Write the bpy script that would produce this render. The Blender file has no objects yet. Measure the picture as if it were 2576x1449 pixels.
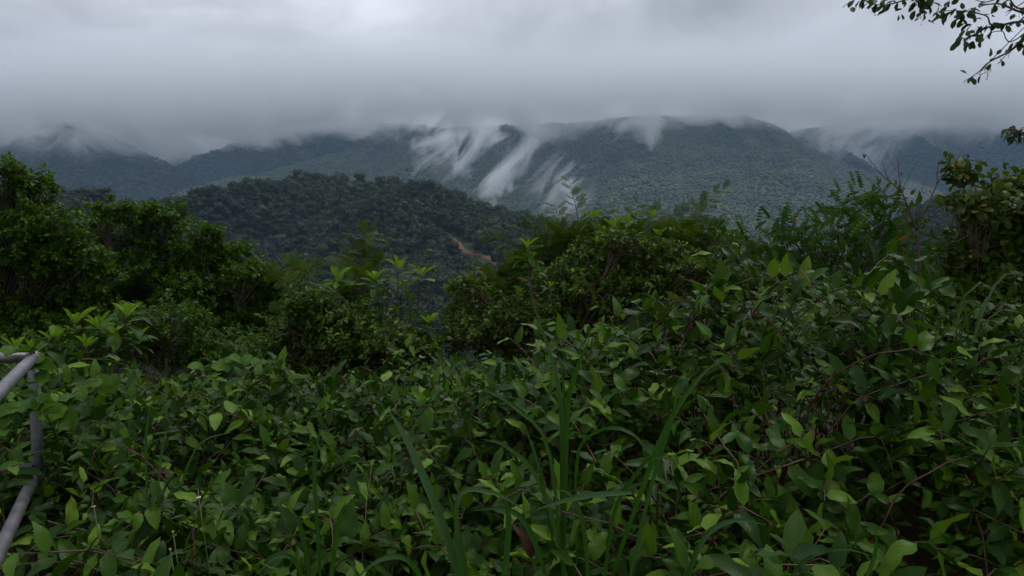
import bpy, math, random
import numpy as np
from mathutils import Matrix, Vector, noise as mn

# ------------------------------------------------------------------ camera, sky, sun, exposure
scene = bpy.context.scene
COL = scene.collection
CAMZ, LENS, PITCH = 1.6, 26.0, math.radians(3.8)
FPX = 2576 * LENS / 36.0                      # focal length in units of a 2576 px wide picture
cam = bpy.data.cameras.new('camera'); cam.lens = LENS; cam.sensor_width = 36; cam.clip_start = 0.05; cam.clip_end = 20000
camo = bpy.data.objects.new('camera', cam); COL.objects.link(camo)
camo.location = (0, 0, CAMZ); camo.rotation_euler = (math.pi / 2 - PITCH, 0, 0)
scene.camera = camo

SUN_EL, SUN_AZ = math.radians(66), math.radians(48)      # azimuth from +Y towards +X
world = bpy.data.worlds.new('World'); scene.world = world; world.use_nodes = True
nt = world.node_tree; nt.nodes.clear()
def N(t, typ, **kw):
    n = t.nodes.new(typ)
    for k, v in kw.items():
        if k == 'inp':
            for kk, vv in v.items(): n.inputs[kk].default_value = vv
        else: setattr(n, k, v)
    return n
def math_node(t, op, a, b=None, c=None, clamp=False):
    n = t.nodes.new('ShaderNodeMath'); n.operation = op; n.use_clamp = clamp
    for i, v in enumerate((a, b, c)):
        if v is None: continue
        if isinstance(v, (int, float)): n.inputs[i].default_value = v
        else: t.links.new(v, n.inputs[i])
    return n.outputs[0]
def ramp(t, fac, stops, interp='LINEAR'):
    n = t.nodes.new('ShaderNodeValToRGB'); n.color_ramp.interpolation = interp
    e = n.color_ramp.elements
    while len(e) < len(stops): e.new(0.5)
    for i, (p, c) in enumerate(stops):
        e[i].position = p; e[i].color = (c[0], c[1], c[2], 1) if not isinstance(c, (int, float)) else (c, c, c, 1)
    t.links.new(fac, n.inputs[0]); return n.outputs[0]
def mixc(t, fac, a, b, blend='MIX'):
    n = t.nodes.new('ShaderNodeMix'); n.data_type = 'RGBA'; n.blend_type = blend
    for s, v in ((n.inputs[0], fac), (n.inputs[6], a), (n.inputs[7], b)):
        if isinstance(v, (int, float)): s.default_value = v
        elif isinstance(v, (tuple, list)): s.default_value = (v[0], v[1], v[2], 1)
        else: t.links.new(v, s)
    return n.outputs[2]
SKY_GAIN = 1.03
def build_world():
    tc = N(nt, 'ShaderNodeTexCoord'); sep = N(nt, 'ShaderNodeSeparateXYZ')
    nt.links.new(tc.outputs['Generated'], sep.inputs[0])
    z = math_node(nt, 'MAXIMUM', sep.outputs[2], 0.0)
    # overcast sky: brightness climbs a little from the horizon to the zenith
    cie = math_node(nt, 'MULTIPLY_ADD', z, 0.32, 0.68)
    # cloud sheets on a plane overhead
    den = math_node(nt, 'ADD', z, 0.3)
    u = math_node(nt, 'DIVIDE', sep.outputs[0], den); v = math_node(nt, 'DIVIDE', sep.outputs[1], den)
    comb = N(nt, 'ShaderNodeCombineXYZ'); nt.links.new(u, comb.inputs[0]); nt.links.new(v, comb.inputs[1])
    n1 = N(nt, 'ShaderNodeTexNoise', inp={'Scale': 0.95, 'Detail': 5.0, 'Roughness': 0.5, 'Distortion': 0.5})
    m1 = N(nt, 'ShaderNodeMapping', inp={'Location': (3.35, 0.6, 0.0), 'Scale': (0.9, 0.8, 1.0), 'Rotation': (0, 0, 0.5)})
    nt.links.new(comb.outputs[0], m1.inputs[0]); nt.links.new(m1.outputs[0], n1.inputs['Vector'])
    c1 = ramp(nt, n1.outputs[0], [(0.3, 0.74), (0.5, 0.98), (0.7, 1.3)], 'EASE')
    n2 = N(nt, 'ShaderNodeTexNoise', inp={'Scale': 3.2, 'Detail': 7.0, 'Roughness': 0.54, 'Distortion': 0.9})
    nt.links.new(m1.outputs[0], n2.inputs['Vector'])
    c2 = ramp(nt, n2.outputs[0], [(0.32, 0.8), (0.68, 1.2)])
    lum = math_node(nt, 'MULTIPLY', math_node(nt, 'MULTIPLY', cie, c1), c2)
    tint = mixc(nt, math_node(nt, 'MULTIPLY', n1.outputs[0], 1.0), (0.90, 0.96, 1.07), (0.96, 0.98, 1.07))
    cl = N(nt, 'ShaderNodeVectorMath', operation='SCALE'); nt.links.new(tint, cl.inputs[0]); nt.links.new(lum, cl.inputs['Scale'])
    low = math_node(nt, 'GREATER_THAN', sep.outputs[2], -0.02)
    cloud = mixc(nt, low, (0.02, 0.025, 0.02), cl.outputs[0])
    bgc = N(nt, 'ShaderNodeBackground', inp={'Strength': SKY_GAIN}); nt.links.new(cloud, bgc.inputs[0])
    sky = N(nt, 'ShaderNodeTexSky', sky_type='NISHITA', sun_disc=False, sun_elevation=SUN_EL, sun_rotation=SUN_AZ)
    bgs = N(nt, 'ShaderNodeBackground', inp={'Strength': 0.06}); nt.links.new(sky.outputs[0], bgs.inputs[0])
    mx = N(nt, 'ShaderNodeMixShader', inp={0: 0.95}); nt.links.new(bgs.outputs[0], mx.inputs[1]); nt.links.new(bgc.outputs[0], mx.inputs[2])
    out = N(nt, 'ShaderNodeOutputWorld'); nt.links.new(mx.outputs[0], out.inputs[0])
build_world()
sun = bpy.data.lights.new('sun', 'SUN'); sun.energy = 1.5; sun.angle = math.radians(10); sun.color = (1.0, 0.97, 0.92)
suno = bpy.data.objects.new('sun', sun); COL.objects.link(suno)
sd = Vector((math.sin(SUN_AZ) * math.cos(SUN_EL), math.cos(SUN_AZ) * math.cos(SUN_EL), math.sin(SUN_EL)))
suno.rotation_euler = sd.to_track_quat('Z', 'Y').to_euler(); suno.location = (20, 40, 60)
vs = scene.view_settings
vs.view_transform = 'Standard'; vs.look = 'None'; vs.exposure = 0.0; vs.gamma = 1.0; vs.use_curve_mapping = False
cy = scene.cycles
cy.max_bounces = 6; cy.diffuse_bounces = 3; cy.glossy_bounces = 2; cy.transmission_bounces = 4; cy.transparent_max_bounces = 8
cy.volume_bounces = 4; cy.volume_max_steps = 96; cy.use_denoising = True; cy.use_adaptive_sampling = True; cy.adaptive_threshold = 0.02
cy.sample_clamp_indirect = 4.0

# ------------------------------------------------------------------ helpers
random.seed(7); rng = np.random.default_rng(7)
CP, SP = math.cos(PITCH), math.sin(PITCH)
def at(px, py, d):
    """the place seen at (px, py) of a 2576 x 1449 picture, at distance d (metres along +Y)"""
    a, b = (px - 1288.0) / FPX, (724.5 - py) / FPX
    dy, dz = CP + b * SP, -SP + b * CP
    return np.array([a / dy * d, d, CAMZ + dz / dy * d])
def project(p):
    x, y, z = p[0], p[1], p[2] - CAMZ
    f = y * CP - z * SP; u = y * SP + z * CP
    return 1288 + FPX * x / f, 724.5 - FPX * u / f
def nz(x, y, z=0.0): return mn.noise(Vector((x, y, z)))
def unit(v):
    v = np.asarray(v, float); n = np.linalg.norm(v); return v / n if n > 1e-9 else np.array([0, 0, 1.0])
def new_mesh(name, verts, faces, uv=None, mat=None, smooth=True):
    """verts (n,3); faces (m,4) or (m,3) int array, a face with last == -1 is a triangle; uv per vertex"""
    me = bpy.data.meshes.new(name)
    verts = np.asarray(verts, np.float32); faces = np.asarray(faces, np.int32)
    if faces.shape[1] == 4 and (faces[:, 3] < 0).any():
        cnt = np.where(faces[:, 3] < 0, 3, 4); loops = faces.ravel(); loops = loops[loops >= 0]
    else:
        cnt = np.full(len(faces), faces.shape[1]); loops = faces.ravel()
    me.vertices.add(len(verts)); me.vertices.foreach_set('co', verts.ravel())
    me.loops.add(len(loops)); me.loops.foreach_set('vertex_index', loops.astype(np.int32))
    me.polygons.add(len(cnt))
    st = np.concatenate([[0], np.cumsum(cnt)[:-1]]).astype(np.int32)
    me.polygons.foreach_set('loop_start', st)
    me.polygons.foreach_set('use_smooth', np.full(len(cnt), smooth))
    if uv is not None:
        l = me.uv_layers.new(name='UVMap'); l.data.foreach_set('uv', np.asarray(uv, np.float32)[loops].ravel())
    me.update(calc_edges=True)
    if mat: me.materials.append(mat)
    return me
def obj(name, me, parent=None, mw=None):
    o = bpy.data.objects.new(name, me); COL.objects.link(o)
    if parent is not None: o.parent = parent
    if mw is not None: o.matrix_basis = mw
    return o
def tag(o, label=None, cat=None, group=None, kind=None):
    if label: o['label'] = label
    if cat: o['category'] = cat
    if group: o['group'] = group
    if kind: o['kind'] = kind
    return o
def thing(name, loc, label, cat, group=None):
    o = bpy.data.objects.new(name, None); COL.objects.link(o); o.location = loc; o.empty_display_size = 0.1
    return tag(o, label, cat, group)
class Soup:
    """gathers pieces of geometry that belong to one part"""
    def __init__(s): s.v, s.f, s.u, s.n = [], [], [], 0
    def add(s, v, f, u=None):
        v = np.asarray(v, float); f = np.asarray(f, int)
        if f.shape[1] == 3: f = np.hstack([f, np.full((len(f), 1), -1)])
        s.v.append(v); s.f.append(np.where(f >= 0, f + s.n, -1)); s.u.append(np.zeros((len(v), 2)) if u is None else u); s.n += len(v)
    def mesh(s, name, mat, origin=(0, 0, 0), smooth=True):
        if not s.v: return new_mesh(name, np.zeros((3, 3)), np.array([[0, 1, 2]]), None, mat)
        return new_mesh(name, np.vstack(s.v) - np.asarray(origin), np.vstack(s.f), np.vstack(s.u), mat, smooth)
def tube(pts, radii, sides=6):
    pts = np.asarray(pts, float); n = len(pts)
    radii = np.full(n, radii) if np.isscalar(radii) else np.asarray(radii, float)
    tan = np.gradient(pts, axis=0); tan /= np.linalg.norm(tan, axis=1)[:, None] + 1e-12
    ref = np.array([0.31, 0.2, 0.93]) if abs(tan[0][2]) < 0.9 else np.array([1.0, 0.1, 0])
    ang = np.arange(sides) * 2 * math.pi / sides
    a = np.cross(tan, ref); a /= np.linalg.norm(a, axis=1)[:, None] + 1e-12; b = np.cross(tan, a)
    v = (pts[:, None] + radii[:, None, None] * (np.cos(ang)[None, :, None] * a[:, None] + np.sin(ang)[None, :, None] * b[:, None])).reshape(-1, 3)
    u = np.stack([np.tile(np.arange(sides) / sides, n), np.repeat(np.arange(n) / max(1, n - 1), sides)], 1)
    k = np.arange(sides); row = np.arange(n - 1)[:, None] * sides
    f = np.stack([row + k, row + (k + 1) % sides, row + sides + (k + 1) % sides, row + sides + k], 2).reshape(-1, 4)
    c0, c1 = len(v), len(v) + 1
    v = np.vstack([v, pts[:1], pts[-1:]]); u = np.vstack([u, [[0, 0]], [[0, 1]]])
    caps = np.vstack([np.stack([np.full(sides, c0), (k + 1) % sides, k, np.full(sides, -1)], 1),
                      np.stack([np.full(sides, c1), (n - 1) * sides + k, (n - 1) * sides + (k + 1) % sides, np.full(sides, -1)], 1)])
    return v, np.vstack([f, caps]), u
def curve_pts(ctrl, n=10):
    """smooth Catmull-Rom line through control points"""
    c = np.asarray(ctrl, float); c = np.vstack([2 * c[0] - c[1], c, 2 * c[-1] - c[-2]])
    out = []; segs = len(c) - 3
    for t in np.linspace(0, segs - 1e-6, n):
        i = int(t); s = t - i; p0, p1, p2, p3 = c[i:i + 4]
        out.append(0.5 * ((2 * p1) + (p2 - p0) * s + (2 * p0 - 5 * p1 + 4 * p2 - p3) * s * s + (3 * p1 - p0 - 3 * p2 + p3) * s ** 3))
    return np.array(out)
def frame(d, n):
    y = unit(d); z = np.asarray(n, float); z = z - y * np.dot(z, y); z = unit(z); x = np.cross(y, z)
    return np.stack([x, y, z], 1)                       # columns
def mat4(R, s, p):
    m = Matrix.Identity(4)
    for i in range(3):
        for j in range(3): m[i][j] = R[i, j] * s
        m[i][3] = p[i]
    return m

# ------------------------------------------------------------------ materials
def base_mat(name):
    m = bpy.data.materials.new(name); m.use_nodes = True; m.node_tree.nodes.clear()
    return m, m.node_tree
def leaf_mat(name, cols, rand='ISLAND', rough=0.42, transl=0.28, veins=True, spots=0.0, odd=None, spec=0.12):
    """cols: colours met from one leaf to the next; odd=(share, colour) for the few yellowed or reddish leaves"""
    m, t = base_mat(name)
    if rand == 'OBJECT': r = N(t, 'ShaderNodeObjectInfo').outputs['Random']
    else: r = N(t, 'ShaderNodeNewGeometry').outputs['Random Per Island']
    k = len(cols); top = 1.0 - (odd[0] if odd else 0.0)
    stops = [(top * i / (k - 1), c) for i, c in enumerate(cols)]
    if odd: stops += [(min(0.999, top + 0.004), odd[1])]
    c = ramp(t, r, stops)
    uv = N(t, 'ShaderNodeTexCoord'); tc = uv.outputs['Object']
    nse = N(t, 'ShaderNodeTexNoise', inp={'Scale': 22.0, 'Detail': 3.0, 'Roughness': 0.6}); t.links.new(tc, nse.inputs['Vector'])
    c = mixc(t, math_node(t, 'MULTIPLY', nse.outputs[0], 0.9, clamp=True), mixc(t, 1.0, c, (0.62, 0.66, 0.6), 'MULTIPLY'), mixc(t, 1.0, c, (1.3, 1.26, 1.2), 'MULTIPLY'))
    bump = None
    if veins:
        sep = N(t, 'ShaderNodeSeparateXYZ'); t.links.new(uv.outputs['UV'], sep.inputs[0])
        au = math_node(t, 'ABSOLUTE', math_node(t, 'SUBTRACT', sep.outputs[0], 0.5))
        ph = math_node(t, 'SUBTRACT', sep.outputs[1], math_node(t, 'MULTIPLY', au, 0.55))
        wv = math_node(t, 'ABSOLUTE', math_node(t, 'SINE', math_node(t, 'MULTIPLY', ph, 32.0)))
        side = math_node(t, 'SUBTRACT', 1.0, math_node(t, 'MULTIPLY', wv, 4.5), clamp=True)
        mid = math_node(t, 'SUBTRACT', 1.0, math_node(t, 'MULTIPLY', au, 26.0), clamp=True)
        vn = math_node(t, 'MAXIMUM', math_node(t, 'MULTIPLY', side, 0.42), mid)
        c = mixc(t, math_node(t, 'MULTIPLY', vn, 0.5), c, mixc(t, 1.0, c, (1.75, 1.6, 1.7), 'MULTIPLY'))
        b = N(t, 'ShaderNodeBump', inp={'Strength': 0.22, 'Distance': 0.002})
        hgt = math_node(t, 'SUBTRACT', math_node(t, 'MULTIPLY', wv, 0.6), vn)
        t.links.new(hgt, b.inputs['Height']); bump = b.outputs[0]
    if spots:
        n3 = N(t, 'ShaderNodeTexNoise', inp={'Scale': 38.0, 'Detail': 2.0}); 
        off = N(t, 'ShaderNodeVectorMath', operation='ADD'); t.links.new(tc, off.inputs[0])
        cb = N(t, 'ShaderNodeCombineXYZ'); t.links.new(math_node(t, 'MULTIPLY', r, 50.0), cb.inputs[0]); t.links.new(cb.outputs[0], off.inputs[1])
        t.links.new(off.outputs[0], n3.inputs['Vector'])
        sp = ramp(t, n3.outputs[0], [(0.66, 0.0), (0.72, 1.0)])
        c = mixc(t, math_node(t, 'MULTIPLY', sp, spots), c, (0.07, 0.035, 0.018))
    p = N(t, 'ShaderNodeBsdfPrincipled', inp={'Roughness': rough, 'Specular IOR Level': spec}); t.links.new(c, p.inputs['Base Color'])
    tr = N(t, 'ShaderNodeBsdfTranslucent'); t.links.new(mixc(t, 1.0, c, (1.25, 1.35, 0.55), 'MULTIPLY'), tr.inputs[0])
    if bump: t.links.new(bump, p.inputs['Normal'])
    mx = N(t, 'ShaderNodeMixShader', inp={0: transl}); t.links.new(p.outputs[0], mx.inputs[1]); t.links.new(tr.outputs[0], mx.inputs[2])
    o = N(t, 'ShaderNodeOutputMaterial'); t.links.new(mx.outputs[0], o.inputs[0])
    return m
def bark_mat(name, a, b, rough=0.75, scale=30.0, along=False):
    m, t = base_mat(name)
    tc = N(t, 'ShaderNodeTexCoord')
    n = N(t, 'ShaderNodeTexNoise', inp={'Scale': scale, 'Detail': 4.0, 'Roughness': 0.65}); t.links.new(tc.outputs['Object'], n.inputs['Vector'])
    fac = n.outputs[0]
    if along:
        s = N(t, 'ShaderNodeSeparateXYZ'); t.links.new(tc.outputs['UV'], s.inputs[0])
        fac = math_node(t, 'ADD', math_node(t, 'MULTIPLY', s.outputs[1], 0.8), math_node(t, 'MULTIPLY', math_node(t, 'SUBTRACT', fac, 0.5), 1.2), clamp=True)
    c = ramp(t, fac, [(0.25, a), (0.8, b)])
    p = N(t, 'ShaderNodeBsdfPrincipled', inp={'Roughness': rough}); t.links.new(c, p.inputs['Base Color'])
    bp = N(t, 'ShaderNodeBump', inp={'Strength': 0.4, 'Distance': 0.004}); t.links.new(n.outputs[0], bp.inputs['Height']); t.links.new(bp.outputs[0], p.inputs['Normal'])
    o = N(t, 'ShaderNodeOutputMaterial'); t.links.new(p.outputs[0], o.inputs[0]); return m
def ground_mat(name, a, b, scale, rough=0.95):
    m, t = base_mat(name)
    tc = N(t, 'ShaderNodeTexCoord')
    n = N(t, 'ShaderNodeTexNoise', inp={'Scale': scale, 'Detail': 8.0, 'Roughness': 0.65}); t.links.new(tc.outputs['Object'], n.inputs['Vector'])
    c = ramp(t, n.outputs[0], [(0.35, a), (0.68, b)])
    p = N(t, 'ShaderNodeBsdfPrincipled', inp={'Roughness': rough, 'Specular IOR Level': 0.2}); t.links.new(c, p.inputs['Base Color'])
    o = N(t, 'ShaderNodeOutputMaterial'); t.links.new(p.outputs[0], o.inputs[0]); return m
M = {}
M['knot'] = leaf_mat('knotweed leaf', [(0.012, 0.038, 0.003), (0.016, 0.048, 0.004), (0.034, 0.088, 0.006), (0.012, 0.04, 0.004), (0.07, 0.145, 0.009), (0.022, 0.064, 0.004), (0.014, 0.044, 0.004), (0.06, 0.13, 0.008), (0.125, 0.21, 0.022)], 'OBJECT', 0.4, 0.2, True, 0.55, (0.008, (0.06, 0.03, 0.018)))
M['knot_far'] = leaf_mat('knotweed leaf massed', [(0.012, 0.038, 0.003), (0.016, 0.048, 0.004), (0.034, 0.088, 0.006), (0.012, 0.04, 0.004), (0.07, 0.145, 0.009), (0.022, 0.064, 0.004), (0.014, 0.044, 0.004), (0.06, 0.13, 0.008), (0.125, 0.21, 0.022)], 'ISLAND', 0.4, 0.2, True, 0.5, (0.008, (0.06, 0.03, 0.018)))
M['red_stem'] = bark_mat('red jointed stem', (0.07, 0.01, 0.008), (0.06, 0.035, 0.012), 0.6, 14.0, True)
M['herb_stem'] = bark_mat('green herb stem', (0.05, 0.075, 0.025), (0.09, 0.1, 0.035), 0.6, 20.0)
M['rosette'] = leaf_mat('rosette leaf', [(0.026, 0.07, 0.007), (0.036, 0.088, 0.009), (0.048, 0.105, 0.014)], 'OBJECT', 0.42, 0.3, True, 0.15, (0.03, (0.2, 0.17, 0.03)))
M['rosette_young'] = leaf_mat('young rosette leaf', [(0.1, 0.19, 0.014), (0.14, 0.235, 0.018), (0.12, 0.215, 0.026)], 'OBJECT', 0.42, 0.36, True)
M['tree_leaf'] = leaf_mat('small tree leaf', [(0.024, 0.066, 0.005), (0.034, 0.086, 0.006), (0.048, 0.108, 0.007), (0.085, 0.15, 0.01)], 'ISLAND', 0.4, 0.32, False)
M['scrub_leaf'] = leaf_mat('scrub leaf', [(0.028, 0.066, 0.007), (0.04, 0.085, 0.009), (0.055, 0.11, 0.011), (0.095, 0.155, 0.014)], 'ISLAND', 0.45, 0.3, False, 0, (0.02, (0.14, 0.09, 0.02)))
M['feather'] = leaf_mat('feathery leaf', [(0.045, 0.08, 0.008), (0.06, 0.1, 0.01), (0.085, 0.13, 0.012)], 'OBJECT', 0.55, 0.32, False, 0, (0.05, (0.15, 0.12, 0.025)))
M['feather_far'] = leaf_mat('feathery leaf massed', [(0.04, 0.078, 0.008), (0.052, 0.095, 0.009), (0.07, 0.12, 0.011)], 'ISLAND', 0.55, 0.32, False)
M['pinnate'] = leaf_mat('pinnate leaf', [(0.028, 0.078, 0.007), (0.038, 0.1, 0.008), (0.056, 0.13, 0.011)], 'OBJECT', 0.42, 0.32, False, 0, (0.035, (0.26, 0.16, 0.02)))
M['pinnate_far'] = leaf_mat('pinnate leaf massed', [(0.026, 0.07, 0.006), (0.036, 0.09, 0.008), (0.05, 0.115, 0.01)], 'ISLAND', 0.42, 0.32, False, 0, (0.012, (0.26, 0.16, 0.02)))
M['obovate'] = leaf_mat('obovate leaf', [(0.034, 0.066, 0.006), (0.045, 0.082, 0.007), (0.065, 0.1, 0.009)], 'OBJECT', 0.42, 0.34, True, 0.35, (0.04, (0.24, 0.15, 0.02)))
M['obovate_far'] = leaf_mat('obovate leaf massed', [(0.03, 0.06, 0.006), (0.04, 0.075, 0.007), (0.055, 0.092, 0.008)], 'ISLAND', 0.42, 0.32, False, 0, (0.012, (0.24, 0.15, 0.02)))
M['overhang'] = leaf_mat('overhanging leaf', [(0.035, 0.06, 0.025), (0.045, 0.075, 0.028), (0.06, 0.09, 0.03)], 'OBJECT', 0.45, 0.2, True)
M['overhang_far'] = leaf_mat('overhanging leaf massed', [(0.035, 0.06, 0.025), (0.045, 0.075, 0.028), (0.06, 0.09, 0.03)], 'ISLAND', 0.45, 0.2, False)
M['vine'] = leaf_mat('heart vine leaf', [(0.035, 0.095, 0.007), (0.048, 0.115, 0.009), (0.07, 0.145, 0.012)], 'OBJECT', 0.45, 0.32, True)
M['blade'] = leaf_mat('grass blade', [(0.05, 0.105, 0.03), (0.018, 0.07, 0.005), (0.024, 0.085, 0.006), (0.034, 0.088, 0.014), (0.024, 0.07, 0.011)], 'OBJECT', 0.36, 0.25, False, 0, (0.05, (0.16, 0.13, 0.04)), spec=0.3)
M['bark'] = bark_mat('grey brown bark', (0.04, 0.03, 0.022), (0.11, 0.085, 0.065))
M['twig'] = bark_mat('dark red brown twig', (0.045, 0.024, 0.018), (0.1, 0.06, 0.045), 0.7, 60.0)
M['dry_twig'] = bark_mat('dry brown stem', (0.04, 0.02, 0.012), (0.085, 0.05, 0.03), 0.8, 40.0)
M['soil'] = ground_mat('dark damp soil', (0.018, 0.014, 0.009), (0.045, 0.036, 0.02), 3.0)
M['far_floor'] = ground_mat('forest floor', (0.014, 0.026, 0.011), (0.03, 0.045, 0.018), 0.05)
M['red_soil'] = ground_mat('bare red soil', (0.085, 0.04, 0.024), (0.18, 0.085, 0.05), 0.25)
def forest_mat(name, cols):
    m, t = base_mat(name)
    r = N(t, 'ShaderNodeObjectInfo').outputs['Random']
    c = ramp(t, r, [(i / (len(cols) - 1), x) for i, x in enumerate(cols)])
    tc = N(t, 'ShaderNodeTexCoord')
    n = N(t, 'ShaderNodeTexNoise', inp={'Scale': 1.3, 'Detail': 5.0, 'Roughness': 0.7}); t.links.new(tc.outputs['Object'], n.inputs['Vector'])
    c = mixc(t, ramp(t, n.outputs[0], [(0.35, 0.0), (0.68, 1.0)]), mixc(t, 1.0, c, (0.6, 0.62, 0.62), 'MULTIPLY'), mixc(t, 1.0, c, (1.35, 1.32, 1.2), 'MULTIPLY'))
    gp_ = N(t, 'ShaderNodeNewGeometry'); n2 = N(t, 'ShaderNodeTexNoise', inp={'Scale': 0.011, 'Detail': 3.0, 'Roughness': 0.6}); t.links.new(gp_.outputs['Position'], n2.inputs['Vector'])
    c = mixc(t, ramp(t, n2.outputs[0], [(0.36, 0.0), (0.64, 1.0)]), mixc(t, 1.0, c, (0.6, 0.68, 0.8), 'MULTIPLY'), mixc(t, 1.0, c, (1.3, 1.25, 1.05), 'MULTIPLY'))
    p = N(t, 'ShaderNodeBsdfPrincipled', inp={'Roughness': 0.7, 'Specular IOR Level': 0.2}); t.links.new(c, p.inputs['Base Color'])
    o = N(t, 'ShaderNodeOutputMaterial'); t.links.new(p.outputs[0], o.inputs[0]); return m
GREENS = [(0.026, 0.04, 0.015), (0.034, 0.052, 0.017), (0.03, 0.052, 0.022), (0.048, 0.068, 0.019), (0.028, 0.044, 0.019), (0.04, 0.062, 0.022), (0.06, 0.095, 0.028)]
M['forest'] = forest_mat('hill forest crowns', [tuple(x * 0.66 for x in c) for c in GREENS])
M['forest_sunlit'] = forest_mat('sunlit-toned mountain forest', [(0.035 + c[0] * 0.9, 0.047 + c[1] * 0.8, 0.02 + c[2] * 0.95) for c in GREENS])  # greens raised to paint sun through thin cloud into the main mountain's forest
M['forest_shaded'] = forest_mat('cloud-shaded mountain forest', [tuple(x * 0.55 for x in c) for c in GREENS])  # same greens, darkened to paint cloud shade into the other mountains' forest
M['crown_dark'] = forest_mat('dark hill crown', [(0.018, 0.03, 0.011), (0.028, 0.04, 0.014)])
M['crown_light'] = forest_mat('light hill crown', [(0.045, 0.09, 0.022), (0.055, 0.1, 0.028)])
def steel_mat():
    m, t = base_mat('galvanised steel')
    tc = N(t, 'ShaderNodeTexCoord')
    n = N(t, 'ShaderNodeTexNoise', inp={'Scale': 9.0, 'Detail': 6.0, 'Roughness': 0.7}); t.links.new(tc.outputs['Object'], n.inputs['Vector'])
    c = ramp(t, n.outputs[0], [(0.3, (0.09, 0.092, 0.096)), (0.55, (0.17, 0.172, 0.18)), (0.8, (0.25, 0.25, 0.26))])
    n2 = N(t, 'ShaderNodeTexNoise', inp={'Scale': 3.0, 'Detail': 5.0}); t.links.new(tc.outputs['Object'], n2.inputs['Vector'])
    c = mixc(t, ramp(t, n2.outputs[0], [(0.56, 0.0), (0.72, 0.6)]), c, (0.085, 0.07, 0.055))
    p = N(t, 'ShaderNodeBsdfPrincipled', inp={'Metallic': 0.55}); t.links.new(c, p.inputs['Base Color'])
    t.links.new(ramp(t, n.outputs[0], [(0.2, 0.62), (0.8, 0.42)]), p.inputs['Roughness'])
    o = N(t, 'ShaderNodeOutputMaterial'); t.links.new(p.outputs[0], o.inputs[0]); return m
M['steel'] = steel_mat()
def plain(name, c, rough=0.6):
    m, t = base_mat(name); tc = N(t, 'ShaderNodeTexCoord')
    n = N(t, 'ShaderNodeTexNoise', inp={'Scale': 90.0, 'Detail': 3.0}); t.links.new(tc.outputs['Object'], n.inputs['Vector'])
    cc = mixc(t, n.outputs[0], tuple(x * 0.75 for x in c), tuple(min(1, x * 1.2) for x in c))
    p = N(t, 'ShaderNodeBsdfPrincipled', inp={'Roughness': rough}); t.links.new(cc, p.inputs['Base Color'])
    o = N(t, 'ShaderNodeOutputMaterial'); t.links.new(p.outputs[0], o.inputs[0]); return m
M['petal'] = plain('white petal', (0.6, 0.6, 0.55)); M['disc'] = plain('yellow flower disc', (0.35, 0.24, 0.03)); M['purple'] = plain('purple petal', (0.28, 0.1, 0.32))

# ------------------------------------------------------------------ leaf shapes
def leaf_arrays(W=0.42, belly=0.42, tip=1.0, fold=0.18, droop=0.25, wave=0.0, serr=0.0, rows=8, cols=5, heart=0.0, seed=0, stalk=0.05, bite=0.0, curl=0.0):
    """a blade of unit length along +Y, face up +Z; cols is odd; folded on the midrib, bending down to the tip"""
    r = np.random.default_rng(seed)
    t = np.linspace(0, 1, rows); a = max(0.25, belly / (1 - belly)) 
    w = (t ** (a * 0.75)) * ((1 - t) ** (0.75 * tip)); w = w / w.max() * W / 2
    w[-1] = 0.004; w[0] = max(w[0], 0.012)
    s = np.linspace(-1, 1, cols)
    V = np.zeros((rows, cols, 3)); U = np.zeros((rows, cols, 2))
    ang = -droop * t * 1.6; seg = 1.0 / (rows - 1)
    yy = np.concatenate([[0], np.cumsum(np.cos(ang[1:]) * seg)]); zz = np.concatenate([[0], np.cumsum(np.sin(ang[1:]) * seg)])
    for i in range(rows):
        for j in range(cols):
            edge = abs(s[j]); ww = w[i] * s[j]
            if serr and edge > 0.9 and 0 < i < rows - 1: ww *= 1 + serr * ((i % 2) - 0.5) + serr * 0.6 * (r.random() - 0.5)
            if bite and edge > 0.9 and r.random() < bite: ww *= 0.55
            zf = abs(ww) * (fold * 2.2) - (ww * ww) * curl * 4 + wave * math.sin(t[i] * 11 + (2 if s[j] > 0 else 0) + seed) * edge * W * 0.16
            back = -heart * edge * W * 0.45 * max(0.0, 1 - t[i] * 3.2)
            V[i, j] = (ww, yy[i] + back + stalk, zz[i] + zf); U[i, j] = (0.5 + 0.5 * s[j], t[i])
    q = [(i * cols + j, i * cols + j + 1, (i + 1) * cols + j + 1, (i + 1) * cols + j) for i in range(rows - 1) for j in range(cols - 1)]
    V = V.reshape(-1, 3); U = U.reshape(-1, 2); q = np.array(q)
    if stalk > 0:
        b = len(V); h = 0.008
        V = np.vstack([V, [(-h, 0, 0), (h, 0, 0), (h, stalk * 1.2, 0.004), (-h, stalk * 1.2, 0.004)]]); U = np.vstack([U, [[0.5, 0]] * 4])
        q = np.vstack([q, [[b, b + 1, b + 2, b + 3]]])
    return V, q, U
def leaf_set(name, mat, n, low=False, **kw):
    out = []
    for i in range(n):
        r = random.Random(hash(name) % 1000 if False else sum(map(ord, name)) + i * 17)
        k = dict(kw); k['seed'] = i + 3
        k['W'] = kw.get('W', 0.42) * r.uniform(0.88, 1.15); k['fold'] = kw.get('fold', 0.18) * r.uniform(0.4, 1.6)
        k['droop'] = kw.get('droop', 0.25) * r.uniform(0.2, 1.9); k['wave'] = kw.get('wave', 0.5) * r.uniform(0.2, 1.3)
        k['bite'] = kw.get('bite', 0) if i % 3 == 0 else 0.0
        out.append(leaf_arrays(**k))
    if low: return out
    return [new_mesh(name, v, q, u, mat) for v, q, u in out]
KN = dict(W=0.42, belly=0.40, tip=1.2, fold=0.16, droop=0.32, wave=0.7, serr=0.07, bite=0.12)
KNOT = leaf_set('knotweed leaf', M['knot'], 14, rows=8, cols=5, **KN)
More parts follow.
